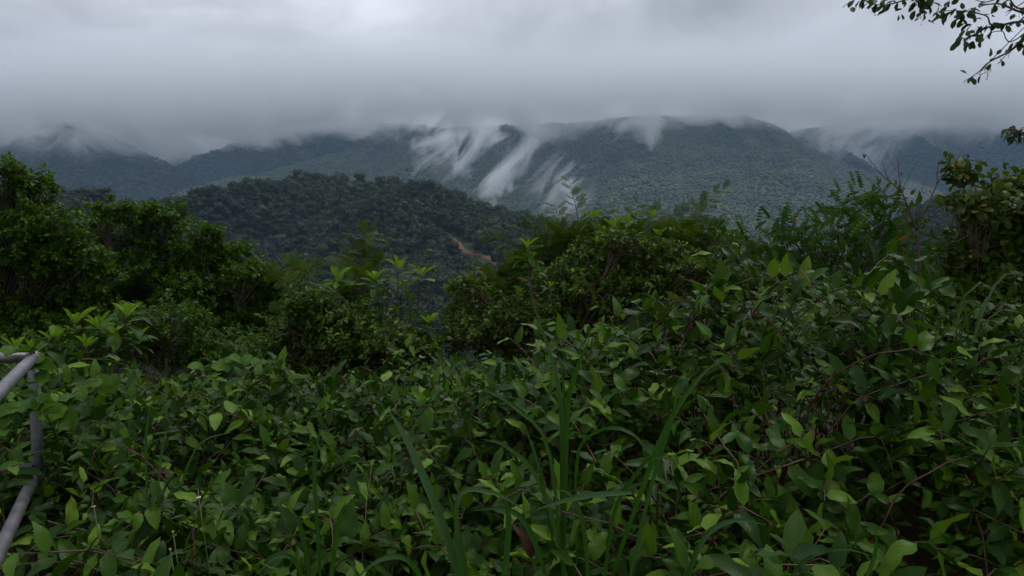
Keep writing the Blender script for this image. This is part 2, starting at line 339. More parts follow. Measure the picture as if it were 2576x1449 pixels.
KNOT_LOW = leaf_set('knotweed leaf', None, 8, low=True, rows=6, cols=3, stalk=0.0, **KN)
RO = dict(W=0.33, belly=0.58, tip=0.8, fold=0.14, droop=0.4, wave=0.35)
ROS = leaf_set('rosette leaf', M['rosette'], 6, rows=8, cols=5, **RO)
ROS_Y = leaf_set('young rosette leaf', M['rosette_young'], 4, rows=7, cols=5, W=0.3, belly=0.55, tip=0.8, fold=0.25, droop=0.22, wave=0.2)
OB = dict(W=0.52, belly=0.6, tip=0.6, fold=0.12, droop=0.3, wave=0.5)
OBO = leaf_set('obovate leaf', M['obovate'], 6, rows=7, cols=5, **OB)
OVH = leaf_set('overhanging leaf', M['overhang'], 6, rows=7, cols=5, W=0.5, belly=0.52, tip=0.7, fold=0.15, droop=0.3, wave=0.4)
OB_LOW = leaf_set('obovate leaf', None, 5, low=True, rows=5, cols=3, stalk=0, **OB)
TR_LOW = leaf_set('tree leaf', None, 6, low=True, rows=4, cols=3, stalk=0, W=0.5, belly=0.55, tip=0.6, fold=0.14, droop=0.3, wave=0.0)
SC_LOW = leaf_set('scrub leaf', None, 6, low=True, rows=4, cols=3, stalk=0, W=0.48, belly=0.5, tip=0.8, fold=0.14, droop=0.3, wave=0.0)
VINE = leaf_set('heart leaf', M['vine'], 5, rows=8, cols=5, W=0.95, belly=0.3, tip=1.1, fold=0.08, droop=0.35, wave=0.4, heart=1.0)
def scatter(soup, shapes, pos, dirs, nors, sizes):
    """many leaves of a few shapes into one part"""
    n = len(pos)
    if n == 0: return
    pos, dirs, nors, sizes = map(np.asarray, (pos, dirs, nors, sizes))
    y = dirs / (np.linalg.norm(dirs, axis=1)[:, None] + 1e-9)
    z = nors - y * (nors * y).sum(1)[:, None]; z /= np.linalg.norm(z, axis=1)[:, None] + 1e-9
    x = np.cross(y, z); pick = rng.integers(0, len(shapes), n)
    for k, (v, q, u) in enumerate(shapes):
        i = np.where(pick == k)[0]
        if len(i) == 0: continue
        vv = (v[None, :, 0, None] * x[i][:, None] + v[None, :, 1, None] * y[i][:, None] + v[None, :, 2, None] * z[i][:, None]) * sizes[i][:, None, None] + pos[i][:, None]
        m = len(v); ff = (q[None] + (np.arange(len(i)) * m)[:, None, None]).reshape(-1, 4)
        soup.add(vv.reshape(-1, 3), ff, np.tile(u, (len(i), 1)))

# ------------------------------------------------------------------ ground
EDGE_PX = [(-900, 950), (100, 950), (450, 965), (1000, 970), (1100, 940), (1250, 915), (1400, 875), (1550, 820), (1700, 790), (1900, 745), (2050, 705), (2150, 700), (2300, 750), (2450, 795), (2576, 800), (3500, 800)]
EDGE_D = ([-900, 1100, 1500, 1900, 3500], [3.9, 3.9, 3.5, 3.1, 3.1])      # how far off the thicket's far edge stands
def edge_dist(x, y): return float(np.interp(1288 + FPX * x / max(y, 0.6), *EDGE_D))
def thicket_top(x, y):
    """height that the knotweed's tips reach"""
    px = 1288 + FPX * x / max(y, 0.6); de = edge_dist(x, y)
    far = CAMZ - (np.interp(px, [e[0] for e in EDGE_PX], [e[1] for e in EDGE_PX]) - 600) / FPX * de
    t = min(1.0, max(0.0, (y - 1.5) / (de - 1.5))); t = t * t * (3 - 2 * t) * 0.4 + t * 0.6
    return 0.56 + (far - 0.56) * t - 0.35 * max(0.0, y - de - 0.15)
def ground_z(x, y):
    yc = min(max(y, 1.5), edge_dist(x, y) + 0.3); near = thicket_top(x, yc) - 0.78
    if y < 1.5: near = near * max(0.0, min(1.0, y / 1.5))
    lat = max(0.0, abs(x) - 6) / 10.0
    near *= max(0.0, 1 - lat)
    if y > 4.3:
        d = y - 4.3
        near += -0.30 * d - 0.18 * max(0.0, d - 6) + 0.06 * nz(x * 0.2, y * 0.2)
        near = max(near, -66 + 4 * nz(x * 0.01, y * 0.01, 4))
    if y > 250: near = -66 - 14 * min(1, (y - 250) / 900) + 4 * nz(x * 0.01, y * 0.01, 4)
    return near
def build_ground():
    ys = np.concatenate([[-40, -12, -4], np.linspace(-1.5, 8, 32), np.linspace(8.6, 40, 20), np.geomspace(45, 9000, 44)])
    xs0 = np.concatenate([-np.geomspace(9000, 9, 34), np.linspace(-8, 8, 41), np.geomspace(9, 9000, 34)])
    V = np.array([[x, y, ground_z(x, y)] for y in ys for x in xs0]); nx = len(xs0)
    q = [(j * nx + i, j * nx + i + 1, (j + 1) * nx + i + 1, (j + 1) * nx + i) for j in range(len(ys) - 1) for i in range(nx - 1)]
    o = obj('ground', new_mesh('ground', V, np.array(q), None, M['soil'])); tag(o, 'dark damp soil of the slope under the thicket', kind='structure')
    return o
build_ground()

# ------------------------------------------------------------------ hills and mountains
def ridge(name, label, crest, foot_y, foot_z, nx, ny, spur, seed, p=1.15, back=0.35, mat='far_floor', rough=6.0):
    """crest: (px, py, distance) along the skyline; the near flank falls towards foot_y"""
    C = np.array([at(*c) for c in crest]); s = np.concatenate([[0], np.cumsum(np.linalg.norm(np.diff(C[:, :2], axis=0), axis=1))])
    ss = np.linspace(0, s[-1], nx); cx, cyy, cz = (np.interp(ss, s, C[:, k]) for k in range(3))
    ker = np.ones(5) / 5; cz = np.convolve(np.pad(cz, 2, 'edge'), ker, 'valid')
    tt = np.concatenate([-np.linspace(back, 0.04, 6), np.linspace(0, 1, ny)])
    V = []
    for t in tt:
        for i in range(nx):
            W = cyy[i] - foot_y
            y = cyy[i] - t * W; x = cx[i] * (1 - 0.12 * max(t, 0))
            if t < 0: z = foot_z + (cz[i] - foot_z) * (1 + t * 1.6)
            else: z = foot_z + (cz[i] - foot_z) * (1 - t) ** p
            env = math.sin(math.pi * min(1, max(0, t) ** 0.7)) if t > 0 else 0.0
            wx = x + 60 * nz(x * 0.003, y * 0.003, seed)
            g = 1 - 2 * abs(nz(wx / spur + 0.35 * t, t * 0.5, seed + 3.3))
            z += env * (g - 0.45) * spur * 0.30
            z += rough * mn.fractal(Vector((x / 90, y / 90, seed)), 0.9, 2.0, 4) * (0.4 + 0.6 * env)
            V.append((x, y, z))
    V = np.array(V); R = len(tt)
    q = np.array([(j * nx + i, j * nx + i + 1, (j + 1) * nx + i + 1, (j + 1) * nx + i) for j in range(R - 1) for i in range(nx - 1)])[:, ::-1]
    o = obj(name, new_mesh(name, V, q, None, M[mat])); tag(o, label, kind='structure')
    return o, V.reshape(R, nx, 3)
near_hill, NH = ridge('near_hill', 'rounded wooded hill in front of the mountains', [(-300, 574, 560), (150, 559, 560), (320, 549, 565), (470, 536, 575), (560, 514, 585), (650, 498, 595), (780, 485, 600), (900, 478, 600), (1000, 485, 600), (1080, 502, 590), (1150, 524, 580), (1230, 550, 570), (1300, 574, 560), (1400, 614, 550), (1550, 669, 540), (1800, 714, 530)], 220, -62, 120, 60, 130, 2.0, 1.05)
left_ridge, LR = ridge('wooded_hill', 'low wooded ridge behind the small-leaved trees', [(-700, 496, 380), (-200, 511, 380), (50, 523, 380), (180, 531, 378), (300, 544, 372), (400, 566, 365), (520, 611, 355), (700, 716, 340)], 140, -60, 60, 30, 90, 8.0, 1.1, rough=3)
right_hill, RH = ridge('dark_hill', 'dark wooded hill behind the bare sapling', [(2050, 770, 520), (2180, 670, 520), (2260, 580, 530), (2310, 540, 540), (2370, 522, 550), (2450, 530, 550), (2600, 550, 550), (2900, 570, 550)], 220, -62, 50, 34, 100, 5.0, 1.1, rough=3)
main_mt, MM = ridge('mountain', 'broad green forested mountain in the middle distance', [(330, 560, 1750), (460, 516, 1850), (530, 492, 1950), (620, 458, 2080), (750, 418, 2240), (900, 375, 2400), (1080, 340, 2520), (1200, 326, 2560), (1300, 318, 2600), (1480, 312, 2600), (1640, 298, 2600), (1800, 300, 2580), (1930, 311, 2540), (1985, 338, 2500), (2060, 386, 2440), (2140, 438, 2380), (2220, 478, 2330), (2320, 530, 2270), (2450, 590, 2200), (2700, 640, 2100)], 1150, -85, 240, 90, 330, 11.0, 1.02)
left_mt, LM = ridge('mountain', 'dark blue forested mountain with mist on its top', [(-700, 330, 2150), (-300, 310, 2150), (-60, 325, 2150), (90, 325, 2150), (190, 318, 2150), (255, 336, 2150), (300, 362, 2140), (340, 384, 2130), (390, 404, 2120), (440, 432, 2100), (490, 462, 2080), (530, 490, 2060), (580, 530, 2040), (700, 580, 2000)], 1250, -80, 120, 60, 260, 14.0, 1.05, rough=13.0)
mid_mt, DM = ridge('mountain', 'hazy forested ridge descending between the two nearer mountains', [(300, 560, 2500), (380, 490, 2600), (450, 440, 2700), (510, 410, 2800), (580, 372, 2850), (650, 345, 2880), (740, 322, 2880), (850, 312, 2880), (1000, 322, 2880), (1120, 330, 2850), (1250, 330, 2800)], 1900, -80, 110, 46, 380, 17.0, 1.05)
back_mt, BM = ridge('mountain', 'palest forested mountain at the head of the valley', [(0, 345, 3400), (200, 350, 3400), (330, 352, 3400), (450, 338, 3400), (560, 328, 3400), (700, 322, 3400), (900, 322, 3400)], 2500, -80, 80, 34, 420, 19.0, 1.05)
right_mt, RM = ridge('mountain', 'hazy blue mountain beyond the misty side valley', [(1850, 380, 3000), (1990, 335, 3000), (2080, 322, 3000), (2200, 318, 3000), (2330, 308, 3000), (2480, 306, 3000), (2650, 300, 3000), (3100, 320, 3000)], 1400, -80, 110, 56, 350, 23.0, 1.05)

# crowns that clothe the hills
def blob(r, sub, lump, seed, flat=0.85):
    import bmesh
    bm = bmesh.new(); bmesh.ops.create_icosphere(bm, subdivisions=sub, radius=1.0)
    V = []
    for v in bm.verts:
        c = v.co; k = 1 + lump * mn.noise(c * 1.9 + Vector((seed, 0, 0))) + lump * 0.75 * mn.noise(c * 4.6 + Vector((0, seed, 3)))
        V.append((c.x * k * r, c.y * k * r, c.z * k * r * flat))
    F = np.array([[l.index for l in f.verts] for f in bm.faces]); bm.free()
    return np.array(V), F
def crown_soup(kind, seed):
    """unit sized tree crown (about 1 across, sitting on z=0)"""
    r = random.Random(seed); s = Soup()
    if kind == 'far':
        for k in range(3):
            v, f = blob(r.uniform(0.3, 0.48), 1, 0.5, seed + k * 3.1)
            s.add(v + [r.uniform(-.22, .22), r.uniform(-.22, .22), 0.35 + r.uniform(0, .35)], f)
        return s
    n = r.randint(7, 10)
    tips = []
    for k in range(n):
        a = r.uniform(0, 6.28); q = r.uniform(0.05, 0.34); h = 0.52 + r.uniform(-.18, .26) - q * 0.25
        c = np.array([math.cos(a) * q, math.sin(a) * q, h]); rad = r.uniform(0.15, 0.25)
        v, f = blob(rad * 0.86, 2, 0.55, seed + k * 2.7, 0.8); s.add(v + c, f); tips.append((c, rad))
    g = np.random.default_rng(seed); pos, d, nn, sz = [], [], [], []
    for c, rad in tips:
        for _ in range(80):
            u = unit(g.normal(size=3) + [0, 0, 0.35]); pos.append(c + u * rad * g.uniform(0.75, 1.05) * [1, 1, 0.85]); d.append(unit(g.normal(size=3) + u * 0.5)); nn.append(u + g.normal(size=3) * 0.4); sz.append(g.uniform(0.06, 0.13))
    scatter(s, [SC_LOW[0], SC_LOW[2]], pos, d, nn, sz)
    v, f, u = tube([(0, 0, -0.25), (0.01, 0.02, 0.2), (0.0, 0, 0.5)], [0.03, 0.024, 0.012], 5); s.add(v, f, u)
    return s
def crown_collection(name, kind, mat, n, seed0):
    c = bpy.data.collections.new(name)
    for i in range(n):
        o = bpy.data.objects.new('forest_crown', crown_soup(kind, seed0 + i * 5).mesh('forest crown', mat)); c.objects.link(o)
    return c
SUNLIT_CROWNS = crown_collection('sunlit-toned far crowns', 'far', M['forest_sunlit'], 5, 11)
SHADED_CROWNS = crown_collection('cloud-shaded far crowns', 'far', M['forest_shaded'], 5, 12)
NEAR_CROWNS = crown_collection('near crowns', 'near', M['forest'], 7, 41)
def forest(name, label, src, coll, dist, smin, smax, seed, dens=False):
    """a wood over the surface of src, as one object"""
    g = bpy.data.node_groups.new(name, 'GeometryNodeTree')
    g.interface.new_socket('Geometry', in_out='INPUT', socket_type='NodeSocketGeometry'); g.interface.new_socket('Geometry', in_out='OUTPUT', socket_type='NodeSocketGeometry')
    A = g.nodes.new; L = g.links.new
    gi, go = A('NodeGroupInput'), A('NodeGroupOutput')
    d = A('GeometryNodeDistributePointsOnFaces'); d.distribute_method = 'POISSON'
    d.inputs['Distance Min'].default_value = dist; d.inputs['Density Max'].default_value = 1.6 / (dist * dist); d.inputs['Seed'].default_value = seed
    L(gi.outputs[0], d.inputs['Mesh'])
    if dens:
        na = A('GeometryNodeInputNamedAttribute'); na.data_type = 'FLOAT'; na.inputs['Name'].default_value = 'dens'; L(na.outputs['Attribute'], d.inputs['Density Factor'])
    ci = A('GeometryNodeCollectionInfo'); ci.inputs['Collection'].default_value = coll; ci.inputs['Separate Children'].default_value = True; ci.inputs['Reset Children'].default_value = True
    ip = A('GeometryNodeInstanceOnPoints'); ip.inputs['Pick Instance'].default_value = True
    L(d.outputs['Points'], ip.inputs['Points']); L(ci.outputs[0], ip.inputs['Instance'])
    rv = A('FunctionNodeRandomValue'); rv.data_type = 'FLOAT_VECTOR'; rv.inputs[0].default_value = (-0.06, -0.06, 0); rv.inputs[1].default_value = (0.06, 0.06, 6.28); rv.inputs['Seed'].default_value = seed + 1
    L(rv.outputs[0], ip.inputs['Rotation'])
    rs = A('FunctionNodeRandomValue'); rs.data_type = 'FLOAT_VECTOR'; rs.inputs[0].default_value = (smin, smin, smin * 0.9); rs.inputs[1].default_value = (smax, smax, smax * 1.05); rs.inputs['Seed'].default_value = seed + 2
    sf = A('FunctionNodeRandomValue'); sf.data_type = 'FLOAT'; sf.inputs[2].default_value = smin; sf.inputs[3].default_value = smax; sf.inputs['Seed'].default_value = seed + 2
    L(sf.outputs[1], ip.inputs['Scale'])
    L(ip.outputs[0], go.inputs[0])
    o = obj(name, src.data.copy()); md = o.modifiers.new('wood', 'NODES'); md.node_group = g
    tag(o, label, 'forest', kind='stuff'); return o
# red landslip on the near hill
def on_surface(px, py, G, d0=200, d1=700):
    """first place where the line of sight at (px, py) meets the gridded slope G"""
    front = G[5:]                                            # crest .. foot
    R, nx = front.shape[:2]
    for d in np.arange(d0, d1, 3.0):
        p = at(px, py, d)
        ys = front[:, :, 1]; i = np.argmin(np.abs(front[R // 2, :, 0] - p[0])); col = front[:, i]
        z = np.interp(-p[1], -col[:, 1], col[:, 2])
        if p[2] <= z: return np.array([p[0], p[1], z])
    return at(px, py, d1)
SLIP = [(1100, 582), (1125, 592), (1148, 612), (1170, 632), (1210, 645), (1240, 655), (1262, 672), (1290, 692), (1325, 712), (1360, 728)]
slip_pts = np.array([on_surface(x, y, NH) for x, y in SLIP])
def set_dens(G, o):
    V = G.reshape(-1, 3); d = np.ones(len(V))
    line = curve_pts(slip_pts, 60)
    for k, v in enumerate(V):
        e = line[:, :2] - v[:2]; dd = np.hypot(e[:, 0], e[:, 1]).min()
        rad_ = np.where(np.arange(60) > 26, 26, 12); below = (np.hypot(e[:, 0], e[:, 1]) < rad_) & (e[:, 1] > 0) & (np.abs(e[:, 0]) < 12)
        if dd < 5 or below.any(): d[k] = 0.06
    a = o.data.attributes.new('dens', 'FLOAT', 'POINT'); a.data.foreach_set('value', d.astype(np.float32))
set_dens(NH, near_hill)
def build_slip():
    rows = 46; line = curve_pts(slip_pts, rows); V = []; cols = 7
    tan = np.gradient(line, axis=0); r = random.Random(5)
    for i in range(rows):
        side = unit(np.cross(tan[i], [0, 0, 1])); w = 1.0 + 3.0 * abs(nz(i * 0.31, 2.2)) + 3.0 * (i / rows)
        for j in range(cols):
            s = (j / (cols - 1) - 0.5) * 2
            p = line[i] + side * s * w * (1 + 0.3 * nz(i * 0.7, j * 1.1, 8)); 
            q = on_grid(NH, p[0], p[1]); p[2] = q + 0.9 - 0.8 * abs(s) ** 2 + 0.35 * nz(i * 0.9, j * 1.3, 2)
            V.append(p)
    q = np.array([(i * cols + j, i * cols + j + 1, (i + 1) * cols + j + 1, (i + 1) * cols + j) for i in range(rows - 1) for j in range(cols - 1)])
    tag(obj('bare_soil_slope', new_mesh('bare soil slope', np.array(V), q, None, M['red_soil'])), 'strip of bare red soil on the wooded hill', kind='structure')
def on_grid(G, x, y):
    front = G[5:]; R = front.shape[0]; j = np.argmin(np.abs(front[:, front.shape[1] // 2, 1] - y)); i = np.argmin(np.abs(front[j, :, 0] - x))
    col = front[:, i]; return float(np.interp(-y, -col[:, 1], col[:, 2]))
build_slip()
forest('forest', 'dense dark forest covering the rounded near hill', near_hill, NEAR_CROWNS, 4.8, 5.5, 14.5, 3, True)
forest('forest', 'dark forest on the low ridge behind the small-leaved trees', left_ridge, NEAR_CROWNS, 4.8, 5.5, 12.5, 4)
forest('forest', 'dark forest on the hill behind the bare sapling', right_hill, NEAR_CROWNS, 6.0, 8.0, 12.0, 5)
forest('forest', 'grey-green forest covering the broad misty mountain', main_mt, SUNLIT_CROWNS, 6.6, 8.0, 14.0, 6)
forest('forest', 'dark blue forest on the mountain with mist on its top', left_mt, SHADED_CROWNS, 8.5, 10.0, 16.0, 7)
forest('forest', 'hazy forest on the ridge between the two nearer mountains', mid_mt, SHADED_CROWNS, 11.0, 13.0, 20.0, 8)
forest('forest', 'palest forest at the head of the valley', back_mt, SHADED_CROWNS, 15.0, 17.0, 26.0, 9)
forest('forest', 'hazy blue forest beyond the misty side valley', right_mt, SHADED_CROWNS, 10.0, 12.0, 18.0, 10)
def hill_tree(px, py, d, size, light, label, group, G):
    p = at(px, py, d) if d else on_surface(px, py, G)
    p[2] = on_grid(G, p[0], p[1]) if d else p[2]
    t = thing('hill_tree', tuple(p), label, 'tree', group)
    k = random.randrange(1000); s = Soup(); r = random.Random(k); tips = []
    g = np.random.default_rng(k); pos, dd, nn, sz = [], [], [], []
    for _ in range(r.randint(8, 11)):
        a = r.uniform(0, 6.28); q = r.uniform(0.05, 0.32); c = np.array([math.cos(a) * q, math.sin(a) * q, 0.78 + r.uniform(-.18, .22) - q * 0.3]) * size; rad = r.uniform(0.13, 0.21) * size
        v, f = blob(rad * 0.86, 2, 0.55, k + _, 0.75); s.add(v + c, f); tips.append(c)
        for _k in range(40):
            u = unit(g.normal(size=3) + [0, 0, 0.35]); pos.append(c + u * rad * g.uniform(0.75, 1.05)); dd.append(unit(g.normal(size=3) + u * 0.5)); nn.append(u + g.normal(size=3) * 0.4); sz.append(g.uniform(0.05, 0.09) * size)
    scatter(s, [SC_LOW[1], SC_LOW[3]], pos, dd, nn, sz)
    obj('crown', s.mesh('crown', M['crown_light' if light else 'crown_dark']), t)
    b = Soup(); h = 0.62 * size; b.add(*tube([(0, 0, -1), (0.02 * size, 0, h * 0.5), (0, 0.02 * size, h)], [0.03 * size, 0.022 * size, 0.014 * size], 6))
    for c in tips[:6]: b.add(*tube([(0, 0, h * 0.75), c * [0.5, 0.5, 0.9], c], [0.014 * size, 0.01 * size, 0.004 * size], 4))
    obj('trunk', b.mesh('trunk', M['bark']), t)
ORD = ['first', 'second', 'third', 'fourth', 'fifth', 'sixth', 'seventh', 'eighth', 'ninth', 'tenth', 'eleventh', 'twelfth', 'thirteenth']
for k_, (px, s) in enumerate(((150, 14), (190, 13), (228, 15), (262, 16), (305, 11), (340, 12), (385, 13))):
    c = LR[6]; i = np.argmin([abs(project(v)[0] - px) for v in c]); hill_tree(*project(c[i]), c[i][1], s * 0.8, False, f'{ORD[k_]} dark tree from the left along the low ridge\'s skyline', 'skyline trees on the low ridge', LR)
for k_, (px, s) in enumerate(((560, 10), (650, 12), (705, 11), (760, 12), (815, 13), (862, 14), (905, 14), (950, 13), (990, 13), (1040, 12), (1105, 12), (1185, 11), (1262, 11))):
    c = NH[6]; i = np.argmin([abs(project(v)[0] - px) for v in c]); hill_tree(*project(c[i]), c[i][1], s, False, f'{ORD[k_]} dark tree from the left on the rounded near hill\'s skyline', 'skyline trees on the near hill', NH)
for px, py, w_ in ((888, 582, 'high above the feathery sapling'), (700, 640, 'just beyond the sloping tree'), (1010, 590, 'halfway up, towards the red soil'), (950, 640, 'low, beside the feathery sapling'), (840, 610, 'above the pale-tipped rosette shrub'), (765, 700, 'lowest, behind the yellowish sapling'), (1075, 690, 'lowest, behind the tall rosette shrub')):
    hill_tree(px, py, 0, 12, True, f'lighter green crown in the near hill forest, {w_}', 'light crowns in the hill forest', NH)

# ------------------------------------------------------------------ haze, cloud on the tops, wisps of mist
def vol_mat(name):
    m, t = base_mat(name); p = N(t, 'ShaderNodeVolumePrincipled'); o = N(t, 'ShaderNodeOutputMaterial'); t.links.new(p.outputs[0], o.inputs['Volume']); return m, t, p
def box(name, lo, hi, mat):
    x0, y0, z0 = lo; x1, y1, z1 = hi
    V = [(x0, y0, z0), (x1, y0, z0), (x1, y1, z0), (x0, y1, z0), (x0, y0, z1), (x1, y0, z1), (x1, y1, z1), (x0, y1, z1)]
    F = [(0, 3, 2, 1), (4, 5, 6, 7), (0, 1, 5, 4), (1, 2, 6, 5), (2, 3, 7, 6), (3, 0, 4, 7)]
    return obj(name, new_mesh(name, np.array(V), np.array(F), None, mat, False))
def build_air():
    m, t, p = vol_mat('valley haze')
    p.inputs['Color'].default_value = (0.32, 0.47, 0.66, 1); p.inputs['Density'].default_value = 0.00016; p.inputs['Anisotropy'].default_value = 0.0
    tag(box('haze', (-9500, -300, -140), (9500, 9500, 580), m), 'thin blue haze filling the valley', kind='stuff')
    # the low cloud that hides the mountain tops
    m, t, p = vol_mat('low cloud'); p.inputs['Color'].default_value = (0.965, 0.985, 1.0, 1)
    tc = N(t, 'ShaderNodeTexCoord'); s = N(t, 'ShaderNodeSeparateXYZ'); t.links.new(tc.outputs['Object'], s.inputs[0])
    n = N(t, 'ShaderNodeTexNoise', inp={'Scale': 0.0052, 'Detail': 7.0, 'Roughness': 0.62, 'Distortion': 0.8})
    mp = N(t, 'ShaderNodeMapping', inp={'Scale': (1.0, 0.5, 1.3)}); t.links.new(tc.outputs['Object'], mp.inputs[0]); t.links.new(mp.outputs[0], n.inputs['Vector'])
    base = math_node(t, 'ADD', math_node(t, 'MULTIPLY', math_node(t, 'SUBTRACT', s.outputs[1], 2200.0), 0.12), 312.0)
    base = math_node(t, 'ADD', base, math_node(t, 'MULTIPLY', math_node(t, 'MAXIMUM', math_node(t, 'MINIMUM', math_node(t, 'ADD', s.outputs[0], 500.0), 0.0), -1000.0), 0.105))
    hgt = math_node(t, 'SUBTRACT', s.outputs[2], base)
    hgt = math_node(t, 'ADD', hgt, math_node(t, 'MULTIPLY', math_node(t, 'SUBTRACT', n.outputs[0], 0.5), 600.0))
    up = math_node(t, 'DIVIDE', hgt, 80.0, clamp=True)
    top = math_node(t, 'DIVIDE', math_node(t, 'SUBTRACT', 560.0, s.outputs[2]), 130.0, clamp=True)
    front = math_node(t, 'DIVIDE', math_node(t, 'SUBTRACT', s.outputs[1], 1700.0), 330.0, clamp=True)
    d = math_node(t, 'MULTIPLY', math_node(t, 'MULTIPLY', math_node(t, 'MULTIPLY', up, up), top), math_node(t, 'MULTIPLY', front, 0.0095))
    t.links.new(d, p.inputs['Density']); m.cycles.volume_step_rate = 0.22
    tag(box('low_cloud', (-4200, 1700, 100), (4200, 4400, 565), m), 'grey low cloud lying on the mountain tops', 'cloud', kind='stuff')
    # wisps
    m, t, p = vol_mat('mist wisp'); p.inputs['Color'].default_value = (0.9, 0.92, 0.95, 1)
    tc = N(t, 'ShaderNodeTexCoord'); oi = N(t, 'ShaderNodeObjectInfo')
    ln = N(t, 'ShaderNodeVectorMath', operation='LENGTH'); t.links.new(tc.outputs['Object'], ln.inputs[0])
    fall = math_node(t, 'SUBTRACT', 1.0, ln.outputs['Value'], clamp=True)
    geo = N(t, 'ShaderNodeNewGeometry')
    m0 = N(t, 'ShaderNodeMapping', inp={'Rotation': (0, -0.72, 0)}); t.links.new(geo.outputs['Position'], m0.inputs[0])
    mp = N(t, 'ShaderNodeMapping', inp={'Scale': (0.030, 0.012, 0.011)}); t.links.new(m0.outputs[0], mp.inputs[0])
    n = N(t, 'ShaderNodeTexNoise', inp={'Scale': 1.0, 'Detail': 8.0, 'Roughness': 0.66, 'Distortion': 1.0}); t.links.new(mp.outputs[0], n.inputs['Vector'])
    k = math_node(t, 'ADD', math_node(t, 'MULTIPLY', fall, 1.1), math_node(t, 'MULTIPLY', math_node(t, 'SUBTRACT', n.outputs[0], 0.58), 5.0), clamp=True)
    n9 = N(t, 'ShaderNodeTexNoise', inp={'Scale': 0.028, 'Detail': 6.0, 'Roughness': 0.7, 'Distortion': 0.8}); t.links.new(geo.outputs['Position'], n9.inputs['Vector'])
    k = math_node(t, 'MULTIPLY', k, ramp(t, n9.outputs[0], [(0.36, 0.12), (0.6, 1.0)]))
    k = math_node(t, 'MULTIPLY', k, math_node(t, 'MULTIPLY', fall, 2.0, clamp=True))
    sep = N(t, 'ShaderNodeSeparateColor'); t.links.new(oi.outputs['Color'], sep.inputs[0])
    t.links.new(math_node(t, 'MULTIPLY', k, math_node(t, 'MULTIPLY', sep.outputs[0], 0.05)), p.inputs['Density']); m.cycles.volume_step_rate = 0.4
    src = None
    def wisp(a, b, wide, d, dens, label):
        nonlocal src
        A, B = at(a[0], a[1], d), at(b[0], b[1], d); c = (A + B) / 2; L = np.linalg.norm(B - A) / 2; z = unit(B - A); y = np.array([0, 1.0, 0]); x = unit(np.cross(y, z)); y = np.cross(z, x)
        w = wide / FPX * d / 2; R = np.stack([x * w, y * max(w, 30), z * L], 1)
        if src is None:
            V, F = blob(1.0, 2, 0.0, 0, 1.0); src = new_mesh('mist wisp', V * 1.04, F, None, m, False)
        o = obj('mist_wisp', src); mm = Matrix.Identity(4)
        for i in range(3):
            for j in range(3): mm[i][j] = R[i, j]
            mm[i][3] = c[i]
        o.matrix_basis = mm; o.color = (dens, dens, dens, 1); tag(o, label, 'mist', kind='stuff')
    wisp((1150, 545), (1420, 290), 150, 1250, 0.7, 'bright slanting streak of mist rising across the broad mountain')
    wisp((1180, 530), (1310, 400), 130, 1240, 0.8, 'thickest white puff of mist low on the broad mountain')
    wisp((1050, 470), (1160, 250), 220, 1300, 1.1, 'ragged pale mist climbing the mountain beside the slanting streak')
    wisp((1120, 450), (1290, 270), 170, 1320, 1.0, 'thin torn mist between the two brighter streaks')
    wisp((1360, 600), (1450, 360), 200, 1280, 0.8, 'faint upright veil of mist above the feathery shrub')
    wisp((1480, 340), (1600, 290), 130, 2000, 0.3, 'small fringe of mist hanging under the cloud edge')
    wisp((2040, 280), (2240, 500), 240, 2350, 0.8, 'mist pouring down the side valley behind the bare sapling')
    wisp((2160, 270), (2330, 410), 150, 2500, 0.2, 'thin mist along the foot of the far hazy mountain')
    wisp((2230, 420), (2330, 560), 150, 900, 0.4, 'low mist rising behind the bare sapling stems')
    wisp((350, 500), (395, 445), 40, 1150, 0.28, 'small wisp of mist low on the dark blue mountain')
    wisp((-80, 345), (270, 325), 110, 1620, 0.3, 'ragged bank of mist on the crest of the dark blue mountain')
    wisp((150, 420), (215, 320), 90, 1600, 0.35, 'torn tail of mist hanging below the dark blue mountain\'s crest')
    wisp((600, 350), (650, 325), 50, 2200, 0.5, 'tiny white puff of mist on the hazy ridge')
    wisp((960, 790), (1060, 640), 130, 230, 0.3, 'low mist in the valley behind the tall rosette shrub')
build_air()

